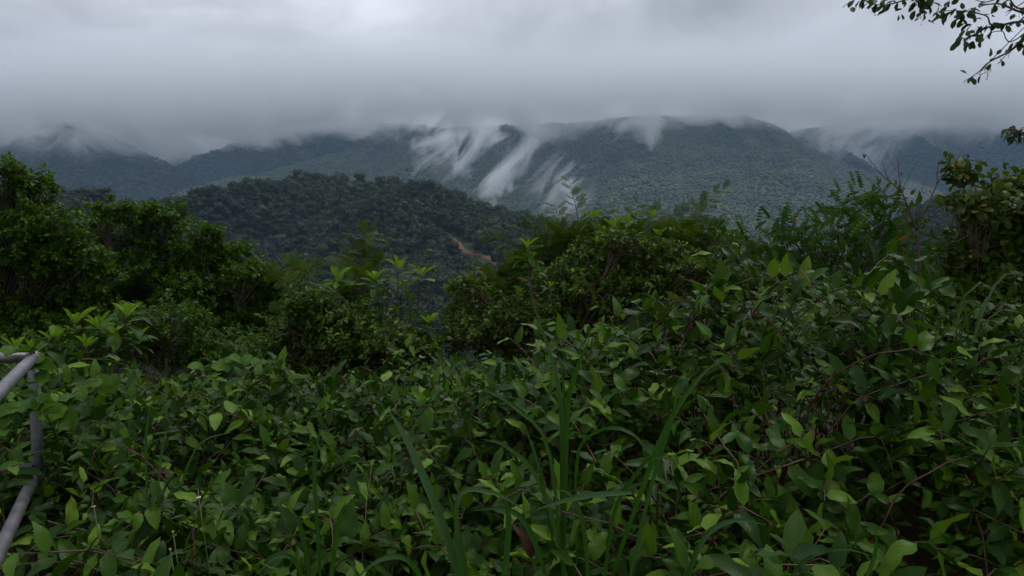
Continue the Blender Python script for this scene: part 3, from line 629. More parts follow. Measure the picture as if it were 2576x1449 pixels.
# ------------------------------------------------------------------ pipe railing
def build_railing():
    corner = at(84, 900, 3.0); base = np.array([corner[0], corner[1], ground_z(corner[0], corner[1]) - 0.1])
    t = thing('pipe_railing', tuple(base), 'grey galvanised steel pipe railing half buried in leaves', 'railing')
    R = 0.0215
    def pipe(name, a, b, r=R, bend=None):
        pts = [a, b] if bend is None else [a, bend, b]
        s = Soup(); s.add(*tube(curve_pts(pts, 9), r, 14)); o = obj(name, s.mesh(name, M['steel'], base), t); return o
    zt, zl = corner[2], corner[2] - 0.47
    pipe('post', base, corner + [0, 0, 0.012], R * 1.02)
    p2 = np.array([corner[0] - 1.75, corner[1] + 0.02, zt]); p3 = np.array([corner[0] + 0.98, corner[1] - 2.0, zt])
    pipe('top_rail', corner + [-0.012, 0, 0], p2); pipe('top_rail', corner + [0.012, -0.02, 0.004], p3)
    pipe('lower_rail', np.array([corner[0], corner[1], zl + 0.01]), np.array([p2[0], p2[1], zl + 0.01])); pipe('lower_rail', np.array([corner[0], corner[1] - 0.02, zl - 0.01]), np.array([p3[0], p3[1], zl - 0.01]))
    pipe('post', np.array([p3[0], p3[1], ground_z(p3[0], p3[1]) - 0.1]), p3 + [0, 0, 0.012]); pipe('post', np.array([p2[0], p2[1], ground_z(p2[0], p2[1]) - 0.1]), p2 + [0, 0, 0.012])
    # weld collar at the corner
    s = Soup(); s.add(*tube([corner + [0, 0, -0.03], corner + [0, 0, 0.02], corner + [0, 0, 0.028]], [R * 1.12, R * 1.12, R * 0.5], 14)); obj('weld_collar', s.mesh('weld collar', M['steel'], base), t)
    # heart-leaved vines
    V = [([(120, 1080, 2.9), (92, 990, 2.93), (108, 930, 2.94), (98, 900, 2.95), (60, 880, 2.95), (10, 872, 2.95)], 12, 'heart-leaved vine wound round the top of the railing post'),
         ([(-20, 1120, 2.6), (30, 1040, 2.66), (70, 1010, 2.75), (130, 1020, 2.8), (190, 1040, 2.85)], 13, 'broad heart-leaved vine hanging below the railing\'s upper pipe'),
         ([(140, 1080, 2.75), (170, 1000, 2.95), (240, 960, 3.1), (300, 950, 3.2)], 9, 'heart-leaved vine creeping from the post over the knotweed'),
         ([(470, 930, 3.9), (560, 915, 4.0), (640, 905, 4.05), (720, 925, 4.1)], 12, 'heart-leaved vine along the far edge of the knotweed')]
    for ctrl, n, lab in V:
        P = curve_pts([at(*c) for c in ctrl], 26); v = thing('climbing_vine', tuple(P[0]), lab, 'vine', 'heart-leaved vines')
        s = Soup(); s.add(*tube(P, 0.0022, 5)); obj('stem', s.mesh('vine stem', M['herb_stem'], P[0]), v)
        for k in range(n):
            p = P[int(2 + k * 23 / n)]; u = unit([random.uniform(-1, 1), random.uniform(-1.2, 0.1), random.uniform(-0.9, 0.5)])
            obj('leaf', random.choice(VINE), v, mat4(frame(u, [random.uniform(-.4, .4), -0.6, 0.8]), random.uniform(0.045, 0.085), p - P[0]))
build_railing()

# ------------------------------------------------------------------ knotweed thicket
def knot_shoot(x, y, tipz, r):
    """one leafy shoot: stems (points, radii) and leaves (position, direction, normal, size)"""
    gz = ground_z(x, y); h = max(0.35, tipz - gz); lean = r.uniform(0.1, 0.75) * h; az = r.uniform(0, 6.283)
    if r.random() < 0.35: az = r.gauss(-1.57, 0.9)
    d = np.array([math.cos(az), math.sin(az), 0]); b = np.array([x, y, gz]) - d * lean * 0.6
    drop = r.uniform(-0.03, 0.10) * h
    ctrl = [b, b + d * lean * 0.12 + [0, 0, h * 0.45], b + d * lean * 0.45 + [0, 0, h * 0.84], b + d * lean + [0, 0, h - drop * 0.2]]
    if r.random() < 0.3: ctrl.append(b + d * (lean + 0.12) + [0, 0, h - drop - 0.03])
    P = curve_pts(ctrl, 16)
    for k in range(1, 16): P[k] += np.array([r.gauss(0, .004), r.gauss(0, .004), r.gauss(0, .003)])
    rad = np.linspace(0.0036, 0.0016, 16) * r.uniform(0.8, 1.25); rad[::3] *= 1.3
    stems = [(P, rad)]; leaves = []; n = r.randint(9, 12); phase = r.uniform(0, 6.28); big = r.uniform(0.8, 1.18)
    def leaf_at(p, tan, a, up, size):
        side = unit(np.cross(tan, [0.1, 0.05, 1])); fw = unit(np.cross(side, tan)); rad_ = math.cos(a) * side + math.sin(a) * fw
        u = unit(rad_ * math.cos(up) + np.array([0, 0, 1]) * math.sin(up) + tan * 0.25)
        leaves.append((p, u, np.array([r.gauss(0, .42), r.gauss(0, .42) - 0.12, 1.0]) + (rad_ * -0.2), size))
    for k in range(n):
        f = 0.38 + 0.62 * k / (n - 1); i = min(15, f * 15); p = P[int(i)] if i >= 15 else P[int(i)] * (1 - i % 1) + P[int(i) + 1] * (i % 1)
        tan = unit(P[min(15, int(i) + 1)] - P[max(0, int(i) - 1)]); prof = math.sin(math.pi * (0.22 + 0.62 * (1 - (f - 0.38) / 0.62))) 
        size = 0.1 * big * (0.42 + 0.68 * prof) * r.uniform(0.85, 1.2)
        leaf_at(p, tan, phase + k * 2.55 + r.gauss(0, .35), r.uniform(-0.35, 0.45) + 0.55 * (f - 0.4), size)
    for _ in range(r.choice((0, 1, 1, 2))):
        i = r.randint(6, 11); a = r.uniform(0, 6.28); L = r.uniform(0.08, 0.2); e = P[i] + np.array([math.cos(a) * L, math.sin(a) * L, L * r.uniform(0.4, 1.0)])
        Q = curve_pts([P[i], (P[i] + e) / 2 + [0, 0, 0.012], e], 6); stems.append((Q, np.linspace(0.0026, 0.0014, 6)))
        for k in range(4):
            tan = unit(e - P[i]); leaf_at(Q[2 + k] if k < 4 and 2 + k < 6 else Q[-1], tan, a + k * 2.7, r.uniform(-0.1, 0.6), 0.085 * big * r.uniform(0.55, 1.1))
    # furled new leaf at the tip
    leaves.append((P[-1], unit(P[-1] - P[-3] + [0, 0, 0.02]), np.array([r.gauss(0, 1), r.gauss(0, 1), 0.2]), 0.045 * r.uniform(0.7, 1.2)))
    return b, stems, leaves
def build_knotweed():
    r = random.Random(21); shoots = []
    tries = 0
    while len(shoots) < 1350 and tries < 40000:
        tries += 1
        y = math.sqrt(r.uniform(1.65 ** 2, 4.5 ** 2)); x = r.uniform(-1, 1) * (y * 0.74 + 0.35); de = edge_dist(x, y)
        if y > de + 0.6: continue
        dens = 0.5 + 0.9 * (nz(x * 1.3, y * 1.3, 5) + 0.35)
        if r.random() > dens + 0.35: continue
        if y < 2.9 and x < -0.62 * y + 0.12 and r.random() < 0.72: continue
        if x < -1.4 and y < 3.2 and abs(x + 1.93 + (3.0 - y) * -0.49) < 0.07: continue
        tz = thicket_top(x, y) + r.gauss(-0.1, 0.11) + 0.26 * nz(x * 1.5, y * 1.5, 9)
        shoots.append((x, y, tz))
    built = []
    for x, y, tz in shoots:
        b, st, lv = knot_shoot(x, y, tz, r); p = st[0][0][-1]; px, py = project(p)
        inside = -40 < px < 2616 and 560 < py < 1500
        built.append((inside, (tz - thicket_top(x, y)) * 2.2 - y * 0.8, b, st, lv))
    order = sorted(range(len(built)), key=lambda i: (not built[i][0], -built[i][1])); solo = set(order[:300])
    mass = Soup(); mass_st = Soup(); pos, dr, nr, sz = [], [], [], []
    for i, (ins, sc, b, st, lv) in enumerate(built):
        if i in solo:
            px = project(st[0][0][-1])[0]; y = b[1]
            near = 'close up' if y < 2.3 else 'in mid thicket' if y < 3.1 else 'at the far edge'
            side_ = ((300, 'beside the railing'), (600, 'below the dark rosette shrub'), (850, 'below the sloping tree'), (1150, 'below the tall rosette shrub'), (1380, 'left of the tall grass'), (1700, 'around the tall grass'), (2000, 'below the feathery shrub'), (2300, 'below the pinnate shrub'), (9999, 'below the broad-leaved shrub')); side = next(w for m_, w in side_ if px < m_)
            tip = st[0][0][-1]; form = 'arching' if math.hypot(tip[0] - b[0], tip[1] - b[1]) > 0.36 else 'upright'
            t = thing('knotweed_shoot', tuple(b), f'{form} knotweed shoot with reddish stem {near}, {side}', 'plant', f'{form} knotweed shoots {near}, {side}')
            s = Soup()
            for P, rad in st: s.add(*tube(P, rad, 5))
            obj('stem', s.mesh('knotweed stem', M['red_stem'], b), t)
            for p, u, n_, size in lv: obj('leaf', r.choice(KNOT), t, mat4(frame(u, n_), size, p - b))
        else:
            for P, rad in st: mass_st.add(*tube(P[::2] if len(P) > 8 else P, rad[::2] if len(P) > 8 else rad, 4))
            for p, u, n_, size in lv: pos.append(p); dr.append(u); nr.append(n_); sz.append(size)
    scatter(mass, KNOT_LOW, pos, dr, nr, sz)
    o = obj('undergrowth', mass.mesh('undergrowth', M['knot_far'])); tag(o, 'massed knotweed leaves filling the thicket between the shoots', 'undergrowth', kind='stuff')
    s = obj('stems', mass_st.mesh('undergrowth stems', M['red_stem']), o); s['kind'] = 'stuff'
    # low dark leaf layer that closes the gaps down to the soil
    pos, dr, nr, sz = [], [], [], []
    for _ in range(7000):
        y = math.sqrt(r.uniform(1.2 ** 2, 4.9 ** 2)); x = r.uniform(-1, 1) * (y * 0.76 + 0.4); T = thicket_top(x, y)
        pos.append((x, y, T - r.uniform(0.16, 0.7))); a = r.uniform(0, 6.28); dr.append((math.cos(a), math.sin(a), r.uniform(-.5, .5))); nr.append((r.gauss(0, .35), r.gauss(-.15, .35), 1)); sz.append(r.uniform(0.05, 0.1))
    low = Soup(); scatter(low, KNOT_LOW, pos, dr, nr, sz)
    tag(obj('undergrowth', low.mesh('undergrowth', M['knot_far'])), 'shaded lower leaves of the thicket close to the soil', 'undergrowth', kind='stuff')
build_knotweed()
def build_slope_scrub():
    g = np.random.default_rng(88); pos, dr, nr, sz = [], [], [], []
    for _ in range(2600):
        y = g.uniform(4.3, 9.0); px = g.uniform(-100, 2680); x = (px - 1288) / FPX * y
        top = CAMZ - (np.interp(px, [e[0] for e in EDGE_PX], [e[1] for e in EDGE_PX]) - 16 + g.uniform(0, 60) - 600) / FPX * y; z = top - g.uniform(0, 1) ** 1.3 * 1.2; c = np.array([x, y, z])
        for k in range(9):
            u = unit(g.normal(size=3) + [0, -0.2, 0.4]); pos.append(c + u * g.uniform(0.02, 0.12)); dr.append(unit(u + g.normal(size=3) * .5)); nr.append(g.normal(size=3) * .4 + [0, 0, 1]); sz.append(g.uniform(.045, .085))
    s = Soup(); scatter(s, SC_LOW, pos, dr, nr, sz); tag(obj('undergrowth', s.mesh('slope scrub', M['scrub_leaf'])), 'low leafy scrub on the falling slope behind the thicket', 'undergrowth', kind='stuff')
build_slope_scrub()

# ------------------------------------------------------------------ tall grass
def blade_mesh(P, w, face, fold=0.25):
    """ribbon along P, w wide, folded on its midrib"""
    n = len(P); tan = np.gradient(P, axis=0); V, U = [], []
    for i in range(n):
        t = i / (n - 1); ww = w * (0.55 + 0.45 * min(1, t * 4)) * max(0.03, min(1.0, (1 - t) * 2.2) ** 0.8); tn = unit(tan[i])
        side = unit(np.cross(tn, face)); up = np.cross(side, tn)
        for k in (-1, 0, 1): V.append(P[i] + side * k * ww / 2 + up * abs(k) * ww * fold); U.append((0.5 + 0.5 * k, t))
    q = np.array([(i * 3 + k, i * 3 + k + 1, i * 3 + k + 4, i * 3 + k + 3) for i in range(n - 1) for k in (0, 1)])
    return np.array(V), q, np.array(U)
def grass_clump(label, base, specs, auto, seed, spread=0.08, hgt=(0.5, 0.9), wid=(0.012, 0.022)):
    """specs: blades given by the line they follow, [(px, py, distance), ...] and a width"""
    r = random.Random(seed); t = thing('grass_clump', tuple(base), label, 'grass clump', 'clumps of tall broad-bladed grass')
    def put(P, w, face):
        v, q, u = blade_mesh(P, w * 0.64, face); obj('blade', new_mesh('grass blade', v - base, q, u, M['blade']), t)
    for line, w in specs:
        C = [at(*c) for c in line]; put(curve_pts(C, 14), w, np.array([r.uniform(-.7, .7), -1.0, r.uniform(0.1, .8)]))
    for _ in range(auto):
        a = r.uniform(0, 6.28); h = r.uniform(*hgt); reach = r.uniform(0.08, 0.55) * h; d = np.array([math.cos(a), math.sin(a), 0])
        b = base + np.array([r.gauss(0, spread), r.gauss(0, spread * 0.6), 0]); dr = r.uniform(0, 0.5) if reach > 0.25 * h else 0
        C = [b, b + d * reach * 0.15 + [0, 0, h * 0.5], b + d * reach * 0.5 + [0, 0, h * 0.92], b + d * reach + [0, 0, h * (0.98 - dr * 0.5)]]
        if dr > 0.2: C.append(b + d * reach * 1.35 + [0, 0, h * (0.9 - dr)])
        put(curve_pts(C, 12), r.uniform(*wid), np.array([r.uniform(-.8, .8), r.uniform(-1, 0.3), 0.35]))
def gp(px, d): 
    p = at(px, 1449, d); return np.array([p[0], d, ground_z(p[0], d)])
grass_clump('tall grass clump in the thicket with the longest upright blades', gp(1430, 1.95),
    [([(1405, 1560, 1.95), (1418, 1250, 1.96), (1408, 1000, 1.97), (1370, 850, 1.98), (1330, 735, 1.98)], 0.021),
     ([(1415, 1540, 1.95), (1425, 1060, 1.95), (1440, 960, 1.94), (1462, 900, 1.93), (1484, 848, 1.92)], 0.023),
     ([(1420, 1560, 2.0), (1412, 1200, 2.0), (1418, 1000, 2.0), (1405, 880, 2.0)], 0.017),
     ([(1450, 1560, 1.9), (1395, 1320, 1.9), (1345, 1190, 1.9), (1270, 1120, 1.9), (1210, 1105, 1.9)], 0.02),
     ([(1400, 1420, 1.95), (1360, 1200, 1.9), (1318, 1062, 1.9)], 0.017),
     ([(1450, 1420, 1.95), (1450, 1150, 1.9), (1500, 1085, 1.85), (1560, 1078, 1.8), (1610, 1110, 1.78), (1625, 1165, 1.78)], 0.017),
     ([(1420, 1480, 1.9), (1380, 1130, 1.9), (1300, 1030, 1.92), (1230, 985, 1.94), (1165, 975, 1.96)], 0.015),
     ([(1500, 1560, 1.9), (1590, 1300, 1.85), (1660, 1110, 1.8), (1720, 1000, 1.78), (1790, 920, 1.76), (1850, 905, 1.75)], 0.02),
     ([(1560, 1560, 1.85), (1640, 1220, 1.82), (1690, 1060, 1.8), (1705, 960, 1.8)], 0.016),
     ([(1590, 1240, 1.75), (1500, 1245, 1.76), (1420, 1260, 1.78), (1340, 1285, 1.8)], 0.022),
     ([(1480, 1540, 1.8), (1470, 1350, 1.8), (1440, 1250, 1.8), (1400, 1230, 1.8)], 0.02),
     ([(1510, 1560, 1.8), (1540, 1300, 1.8), (1600, 1190, 1.78), (1640, 1150, 1.76), (1700, 1160, 1.74)], 0.018),
     ([(1390, 1500, 1.75), (1330, 1330, 1.75), (1270, 1280, 1.75), (1180, 1285, 1.75)], 0.021)], 15, 5, 0.1, (0.45, 0.8))
grass_clump('grass clump with one very broad dark blade, leaning across the bottom of the thicket', gp(1180, 1.65),
    [([(1190, 1600, 1.65), (1130, 1370, 1.65), (1060, 1190, 1.67), (1010, 1085, 1.7), (975, 1030, 1.72)], 0.03),
     ([(1195, 1600, 1.6), (1165, 1400, 1.6), (1125, 1220, 1.6)], 0.02),
     ([(1130, 1600, 1.6), (1040, 1420, 1.6), (960, 1408, 1.6), (880, 1470, 1.6)], 0.02),
     ([(1170, 1520, 1.55), (1150, 1260, 1.55), (1240, 1240, 1.55), (1330, 1290, 1.55)], 0.017),
     ([(1260, 1560, 1.6), (1280, 1330, 1.6), (1268, 1235, 1.6)], 0.022)], 7, 6, 0.06, (0.35, 0.55))
grass_clump('thin grass clump with a straight upright blade, left of the broad dark blade', gp(800, 1.75),
    [([(815, 1600, 1.75), (800, 1330, 1.75), (792, 1180, 1.75), (800, 1110, 1.75), (815, 1060, 1.75)], 0.017),
     ([(800, 1560, 1.7), (760, 1340, 1.7), (735, 1280, 1.7)], 0.017), ([(820, 1560, 1.7), (850, 1330, 1.7), (870, 1260, 1.7)], 0.018),
     ([(790, 1560, 1.65), (750, 1420, 1.65), (700, 1400, 1.65), (640, 1450, 1.65)], 0.018)], 4, 7, 0.04, (0.3, 0.5))
grass_clump('arching fountain of grass on the bank below the leafy shrub', gp(2310, 3.0) * [1, 1, 0] + [0, 0, ground_z(gp(2310, 3.0)[0], 3.0)],
    [([(2320, 1200, 3.0), (2315, 950, 3.0), (2290, 860, 3.0), (2240, 810, 3.0), (2190, 795, 3.0)], 0.02),
     ([(2310, 1200, 3.0), (2300, 920, 3.0), (2265, 885, 3.0), (2210, 885, 3.0), (2150, 920, 3.0)], 0.02),
     ([(2330, 1200, 3.0), (2350, 950, 3.0), (2390, 915, 3.0), (2415, 960, 3.0), (2405, 1050, 3.0)], 0.022),
     ([(2290, 1200, 2.95), (2240, 1010, 2.95), (2200, 960, 2.95), (2130, 970, 2.95), (2060, 1020, 2.95)], 0.018),
     ([(2320, 1200, 2.9), (2330, 980, 2.9), (2360, 945, 2.9), (2385, 985, 2.9)], 0.018),
     ([(2300, 1200, 2.9), (2230, 1060, 2.9), (2160, 1000, 2.9), (2100, 1010, 2.9), (2050, 1040, 2.9)], 0.016),
     ([(2340, 1200, 3.0), (2400, 1000, 3.0), (2440, 880, 3.0), (2470, 760, 3.0)], 0.014)], 26, 8, 0.07, (0.65, 1.0), (0.01, 0.018))
grass_clump('grass clump with pale arching blades at the thicket\'s edge, beside the fountain of grass', gp(2540, 2.2),
    [([(2600, 1300, 2.2), (2540, 1130, 2.2), (2470, 1120, 2.2), (2400, 1135, 2.2)], 0.014), ([(2600, 1330, 2.2), (2560, 1180, 2.2), (2490, 1150, 2.2)], 0.012), ([(2590, 1300, 2.2), (2560, 1000, 2.2), (2576, 920, 2.2)], 0.014)], 10, 9, 0.06, (0.4, 0.7), (0.008, 0.014))
grass_clump('short grass with narrow blades near the lower pipe of the railing', gp(420, 2.4), [([(370, 1260, 2.4), (368, 1100, 2.4), (380, 1010, 2.4)], 0.014), ([(395, 1260, 2.4), (410, 1120, 2.4), (430, 1060, 2.4)], 0.011), ([(440, 1260, 2.4), (500, 1120, 2.4), (590, 1085, 2.4)], 0.01)], 3, 10, 0.05, (0.6, 0.75), (0.008, 0.013))
grass_clump('low arching grass in the bottom of the thicket between two knotweed banks', gp(1880, 1.7), [([(1700, 1560, 1.7), (1760, 1370, 1.7), (1840, 1310, 1.7), (1930, 1320, 1.7)], 0.02), ([(1950, 1560, 1.7), (2010, 1420, 1.7), (2110, 1380, 1.7), (2200, 1400, 1.7)], 0.018), ([(2160, 1500, 1.7), (2200, 1400, 1.7), (2205, 1330, 1.7)], 0.014)], 6, 12, 0.1, (0.35, 0.55))

# ------------------------------------------------------------------ small wild flowers
def herb(px, py, d, label, kind):
    tip = at(px, py, d); b = np.array([tip[0] + 0.05, d + 0.03, ground_z(tip[0], d)]); t = thing('wild_flower', tuple(b), label, 'flower', None)
    P = curve_pts([b, (b + tip) / 2 + [0.02, 0, 0], tip], 10); s = Soup(); s.add(*tube(P, 0.0016, 5)); obj('stem', s.mesh('herb stem', M['herb_stem'], b), t)
    v, f = blob(0.004, 1, 0.2, 3); s = Soup(); s.add(v + tip, f); obj('flower_head', s.mesh('flower head', M['disc'], b), t)
    if kind:
        for k in range(5):
            a = k * 1.256; u = np.array([math.cos(a), math.sin(a) * 0.8 - 0.3, 0.35]); vv, q, uu = leaf_arrays(W=0.6, belly=0.6, tip=0.5, rows=5, cols=3, stalk=0); R = frame(u, [0, -0.5, 1])
            obj('petal', new_mesh('petal', (vv * 0.007) @ R.T + (tip - b), q, uu, M[kind]), t)
    for k in range(4):
        p = P[4 + k]; a = k * 2.4; obj('leaf', KNOT[k], t, mat4(frame([math.cos(a), math.sin(a), 0.3], [0, 0, 1]), 0.05, p - b))
herb(500, 1252, 2.1, 'small white flower with yellow centre on a thin stalk near the knotweed', 'petal')
herb(435, 1338, 2.0, 'round yellowish flower bud on a thin bare stalk, upper of two', None)
herb(428, 1382, 1.95, 'round yellowish flower bud on a thin bare stalk, lower of two', None)
herb(236, 1275, 2.2, 'tiny purple flower among the leaves beside the railing', 'purple')

# ------------------------------------------------------------------ shrubs with rosettes of long leaves
def rosette_shrub(label, base_px, tips, d, leaf=0.15, seed=0):
    r = random.Random(seed); base = at(base_px[0], base_px[1], d); gz = ground_z(base[0], d); root = np.array([base[0], d, min(gz, base[2] - 0.2)])
    t = thing('rosette_shrub', tuple(root), label, 'shrub', 'shrubs with rosettes of long leaves')
    s = Soup(); s.add(*tube(curve_pts([root, (root + base) / 2 + [0.03, 0, 0], base], 8), np.linspace(0.016, 0.011, 8), 6)); branches = []
    for (px, py, dd, sc) in tips:
        tip = at(px, py, d + dd); P = curve_pts([base, base * 0.45 + tip * 0.55 + np.array([(tip[0] - base[0]) * 0.18, 0, -0.04]), tip], 12)
        s.add(*tube(P, np.linspace(0.010, 0.0045, 12), 6)); branches.append((P, sc))
    obj('branches', s.mesh('shrub branches', M['twig'], root), t)
    for P, sc in branches:
        n = r.randint(12, 16); ph = r.uniform(0, 6.28)
        for k in range(n):
            f = k / n; a = ph + k * 2.4; up = 1.15 - 1.35 * f + r.gauss(0, .12); p = P[-1] - unit(P[-1] - P[-4]) * 0.10 * sc * f ** 1.4
            u = np.array([math.cos(a) * math.cos(up), math.sin(a) * math.cos(up), math.sin(up)]); young = f < 0.36
            size = leaf * sc * (0.5 + 0.5 * min(1, f * 3.0)) * r.uniform(0.85, 1.12)
            obj('leaf', r.choice(ROS_Y if young else ROS), t, mat4(frame(u, [r.gauss(0, .15), r.gauss(0, .15), 1]), size, p - root))
        for k in range(r.randint(4, 7)):
            i = r.randint(4, 9); a = r.uniform(0, 6.28); u = np.array([math.cos(a), math.sin(a), r.uniform(-0.2, 0.5)])
            obj('leaf', r.choice(ROS), t, mat4(frame(u, [r.gauss(0, .2), r.gauss(0, .2), 1]), leaf * sc * r.uniform(0.7, 1.0), P[i] - root))
rosette_shrub('dark glossy rosette shrub behind the railing\'s corner', (240, 960), [(185, 812, 0, 1.1), (250, 818, 0.1, 1.15), (318, 792, 0, 1.2), (135, 858, -0.1, 1.1), (290, 845, 0.1, 1.1), (350, 850, 0.2, 1.0), (215, 870, -0.1, 1.1)], 4.8, 0.15, 1)
rosette_shrub('low yellow-green rosette shrub at the railing\'s top pipe', (20, 960), [(40, 872, 0, 0.9), (80, 880, 0.1, 0.9), (5, 905, 0, 0.9)], 4.3, 0.13, 2)
rosette_shrub('rosette shrub with a big pale tip beside the feathery sapling', (868, 900), [(848, 700, 0, 1.2), (880, 728, 0.1, 1.05), (842, 730, -0.1, 0.9), (800, 760, 0, 0.8), (925, 770, 0, 0.8)], 6.6, 0.17, 3)
rosette_shrub('tall rosette shrub with three forked stems against the valley', (1000, 930), [(1001, 672, 0, 1.1), (1060, 690, 0.1, 1.1), (946, 704, 0, 1.05), (1010, 718, 0.2, 0.85), (960, 745, 0, 0.8), (1035, 760, 0.1, 0.7)], 6.4, 0.17, 4)
rosette_shrub('single low rosette in front of the feathery scrub', (1080, 930), [(1077, 815, 0, 1.0), (1040, 870, 0.1, 0.8)], 6.0, 0.16, 5)
rosette_shrub('upright rosette shrub with two pale whorls above the grass blades', (1350, 800), [(1327, 622, 0, 1.05), (1332, 656, 0.05, 1.05), (1385, 720, 0.1, 0.7), (1300, 730, 0, 0.6)], 6.2, 0.15, 6)
rosette_shrub('rosette shrub growing through the top of the feathery scrub', (1545, 760), [(1490, 545, 0, 0.95), (1548, 570, 0.1, 1.1), (1580, 560, 0, 1.0), (1640, 545, 0.1, 0.8), (1512, 585, 0, 0.9), (1500, 612, -0.1, 0.9), (1460, 690, -0.3, 0.9), (1655, 590, 0, 0.8)], 7.0, 0.15, 7)

# ------------------------------------------------------------------ bushes and trees with crowns of leaves
def grow(label, name, cat, trunk_px, lobes, d, leafmat, shapes, leaf, n_clusters, per, bark, seed, depth=0.5, group=None, sparse=1.0, solo=None, upward=0.5, twig=0.10, tmul=1.0):
    """lobes: (px, py, rx, ry[, dd]) ellipses of foliage as the tree shows them; each becomes a rounded mass of its own depth"""
    r = random.Random(seed); g = np.random.default_rng(seed); base = at(trunk_px[0], trunk_px[1], d); gz = min(ground_z(base[0], d), base[2] - 0.3)
    root = np.array([base[0], d, gz]); t = thing(name, tuple(root), label, cat, group); wood = Soup(); crown = Soup(); solos = []
    area = sum(l[2] * l[3] for l in lobes); pos, dr, nr, sz = [], [], [], []
    fork = root * 0.35 + base * 0.65; wood.add(*tube(curve_pts([root, root * 0.6 + base * 0.4 + [0.06, 0.03, 0], base], 8), np.linspace(0.07, 0.04, 8) * tmul, 8))
    for l in lobes:
        dd = l[4] if len(l) > 4 else r.uniform(-0.5, 0.5) * depth * 1.5
        c = at(l[0], l[1], d + dd); rx, rz = l[2] / FPX * (d + dd), l[3] / FPX * (d + dd); ry = max(rx, rz) * depth + 0.12
        mid = base * 0.5 + c * 0.5 + [0, 0, -0.12 * rz]
        L = curve_pts([base, mid, c], 9); wood.add(*tube(L, np.linspace(0.03, 0.012, 9) * tmul, 6))
        n = max(4, int(n_clusters * l[2] * l[3] / area))
        for _ in range(n):
            u = unit(g.normal(size=3) + [0, -0.25, 0.25]); q = g.uniform(0.35, 1.0) ** 0.45 * (1 + 0.16 * nz(u[0] * 2.2 + seed, u[1] * 2.2, u[2] * 2.2 + l[0]))
            p = c + u * q * [rx, ry, rz]
            if g.random() < 0.16: p = p + unit(u + [0, 0, 0.5]) * g.uniform(0.3, 1.0) * twig * 1.6
            e = unit(u * 0.7 + g.normal(size=3) * 0.45 + [0, 0, upward]); s0 = p - e * twig * g.uniform(0.8, 1.6)
            if g.random() < 0.5 * sparse: 
                lp = L[int(g.integers(4, 9))]; wood.add(*tube(curve_pts([lp, lp * 0.4 + s0 * 0.6 + [0, 0, -0.03], s0], 5), np.linspace(0.007, 0.0035, 5) * tmul, 4))
            wood.add(*tube([s0, (s0 + p) / 2 + g.normal(size=3) * 0.006, p], [0.0035 * tmul, 0.003 * tmul, 0.0018 * tmul], 4))
            m = max(3, int(per * g.uniform(0.6, 1.3))); ph = g.uniform(0, 6.28); side = unit(np.cross(e, [0.3, 0.2, 0.9])); fw = np.cross(e, side)
            for k in range(m):
                f = (k + 0.5) / m; a = ph + k * 2.4; pp = s0 + (p - s0) * (0.15 + 0.85 * f); w = 0.35 + 0.85 * (1 - f)
                v = unit((math.cos(a) * side + math.sin(a) * fw) * w + e * 0.55 + [0, 0, -0.12 + 0.15 * g.normal()]); nn = np.array([0, 0, 1.0]) + g.normal(size=3) * 0.35 + e * 0.3; size = leaf * g.uniform(0.65, 1.2)
                if solo and p[1] < c[1] + 0.1 and q > 0.8 and len(solos) < 290 and g.random() < solo[1]: solos.append((pp, v, nn, size))
                else: pos.append(pp); dr.append(v); nr.append(nn); sz.append(size)
    scatter(crown, shapes, pos, dr, nr, sz)
    obj('trunk', wood.mesh('trunk', M[bark], root), t); c = obj('crown', crown.mesh('crown', M[leafmat], root), t); c['kind'] = 'stuff'
    for p, v, nn, size in solos: obj('leaf', r.choice(solo[0]), t, mat4(frame(v, nn), size, p - root))
    return t
grow('tall dark small-leaved tree rising highest behind the railing', 'small_leaved_tree', 'tree', (0, 900), [(12, 425, 38, 42), (55, 455, 60, 40), (95, 470, 55, 40), (40, 520, 110, 50), (120, 560, 100, 45), (20, 610, 160, 80), (150, 650, 110, 60), (40, 730, 170, 90), (-60, 560, 120, 120), (170, 740, 100, 70), (60, 830, 190, 80), (150, 600, 80, 50), (200, 690, 110, 80), (130, 810, 150, 80)], 10.0, 'tree_leaf', TR_LOW, 0.082, 2000, 14, 'bark', 31, 0.7, 'small-leaved trees below the slope', 0.8)
grow('bright-topped small-leaved tree with visible forking limbs', 'small_leaved_tree', 'tree', (330, 860), [(262, 535, 60, 26), (345, 535, 70, 28), (425, 545, 52, 32), (300, 580, 90, 40), (400, 595, 85, 50), (250, 640, 70, 50), (340, 680, 100, 50), (440, 660, 60, 60), (270, 740, 100, 60), (400, 760, 110, 70), (220, 600, 50, 60), (330, 830, 160, 70), (480, 800, 110, 70)], 11.5, 'tree_leaf', TR_LOW, 0.086, 1700, 14, 'bark', 32, 0.6, 'small-leaved trees below the slope', 0.8)
grow('small-leaved tree sloping down towards the valley', 'small_leaved_tree', 'tree', (540, 880), [(515, 585, 45, 26), (500, 640, 70, 45), (580, 650, 65, 45), (640, 690, 60, 40), (690, 700, 40, 32), (560, 730, 110, 60), (655, 760, 80, 55), (470, 740, 70, 60), (600, 820, 130, 60), (680, 780, 60, 60), (660, 860, 90, 50)], 11.0, 'tree_leaf', TR_LOW, 0.082, 1600, 14, 'bark', 33, 0.6, 'small-leaved trees below the slope', 0.8)
grow('low dark small-leaved bush in front of the small-leaved trees', 'small_leaved_bush', 'bush', (420, 960), [(180, 870, 110, 50), (330, 850, 110, 60), (450, 870, 120, 55), (560, 880, 110, 55), (640, 900, 100, 40), (420, 800, 110, 45), (60, 900, 120, 50)], 8.0, 'tree_leaf', TR_LOW, 0.062, 950, 14, 'bark', 34, 0.6)
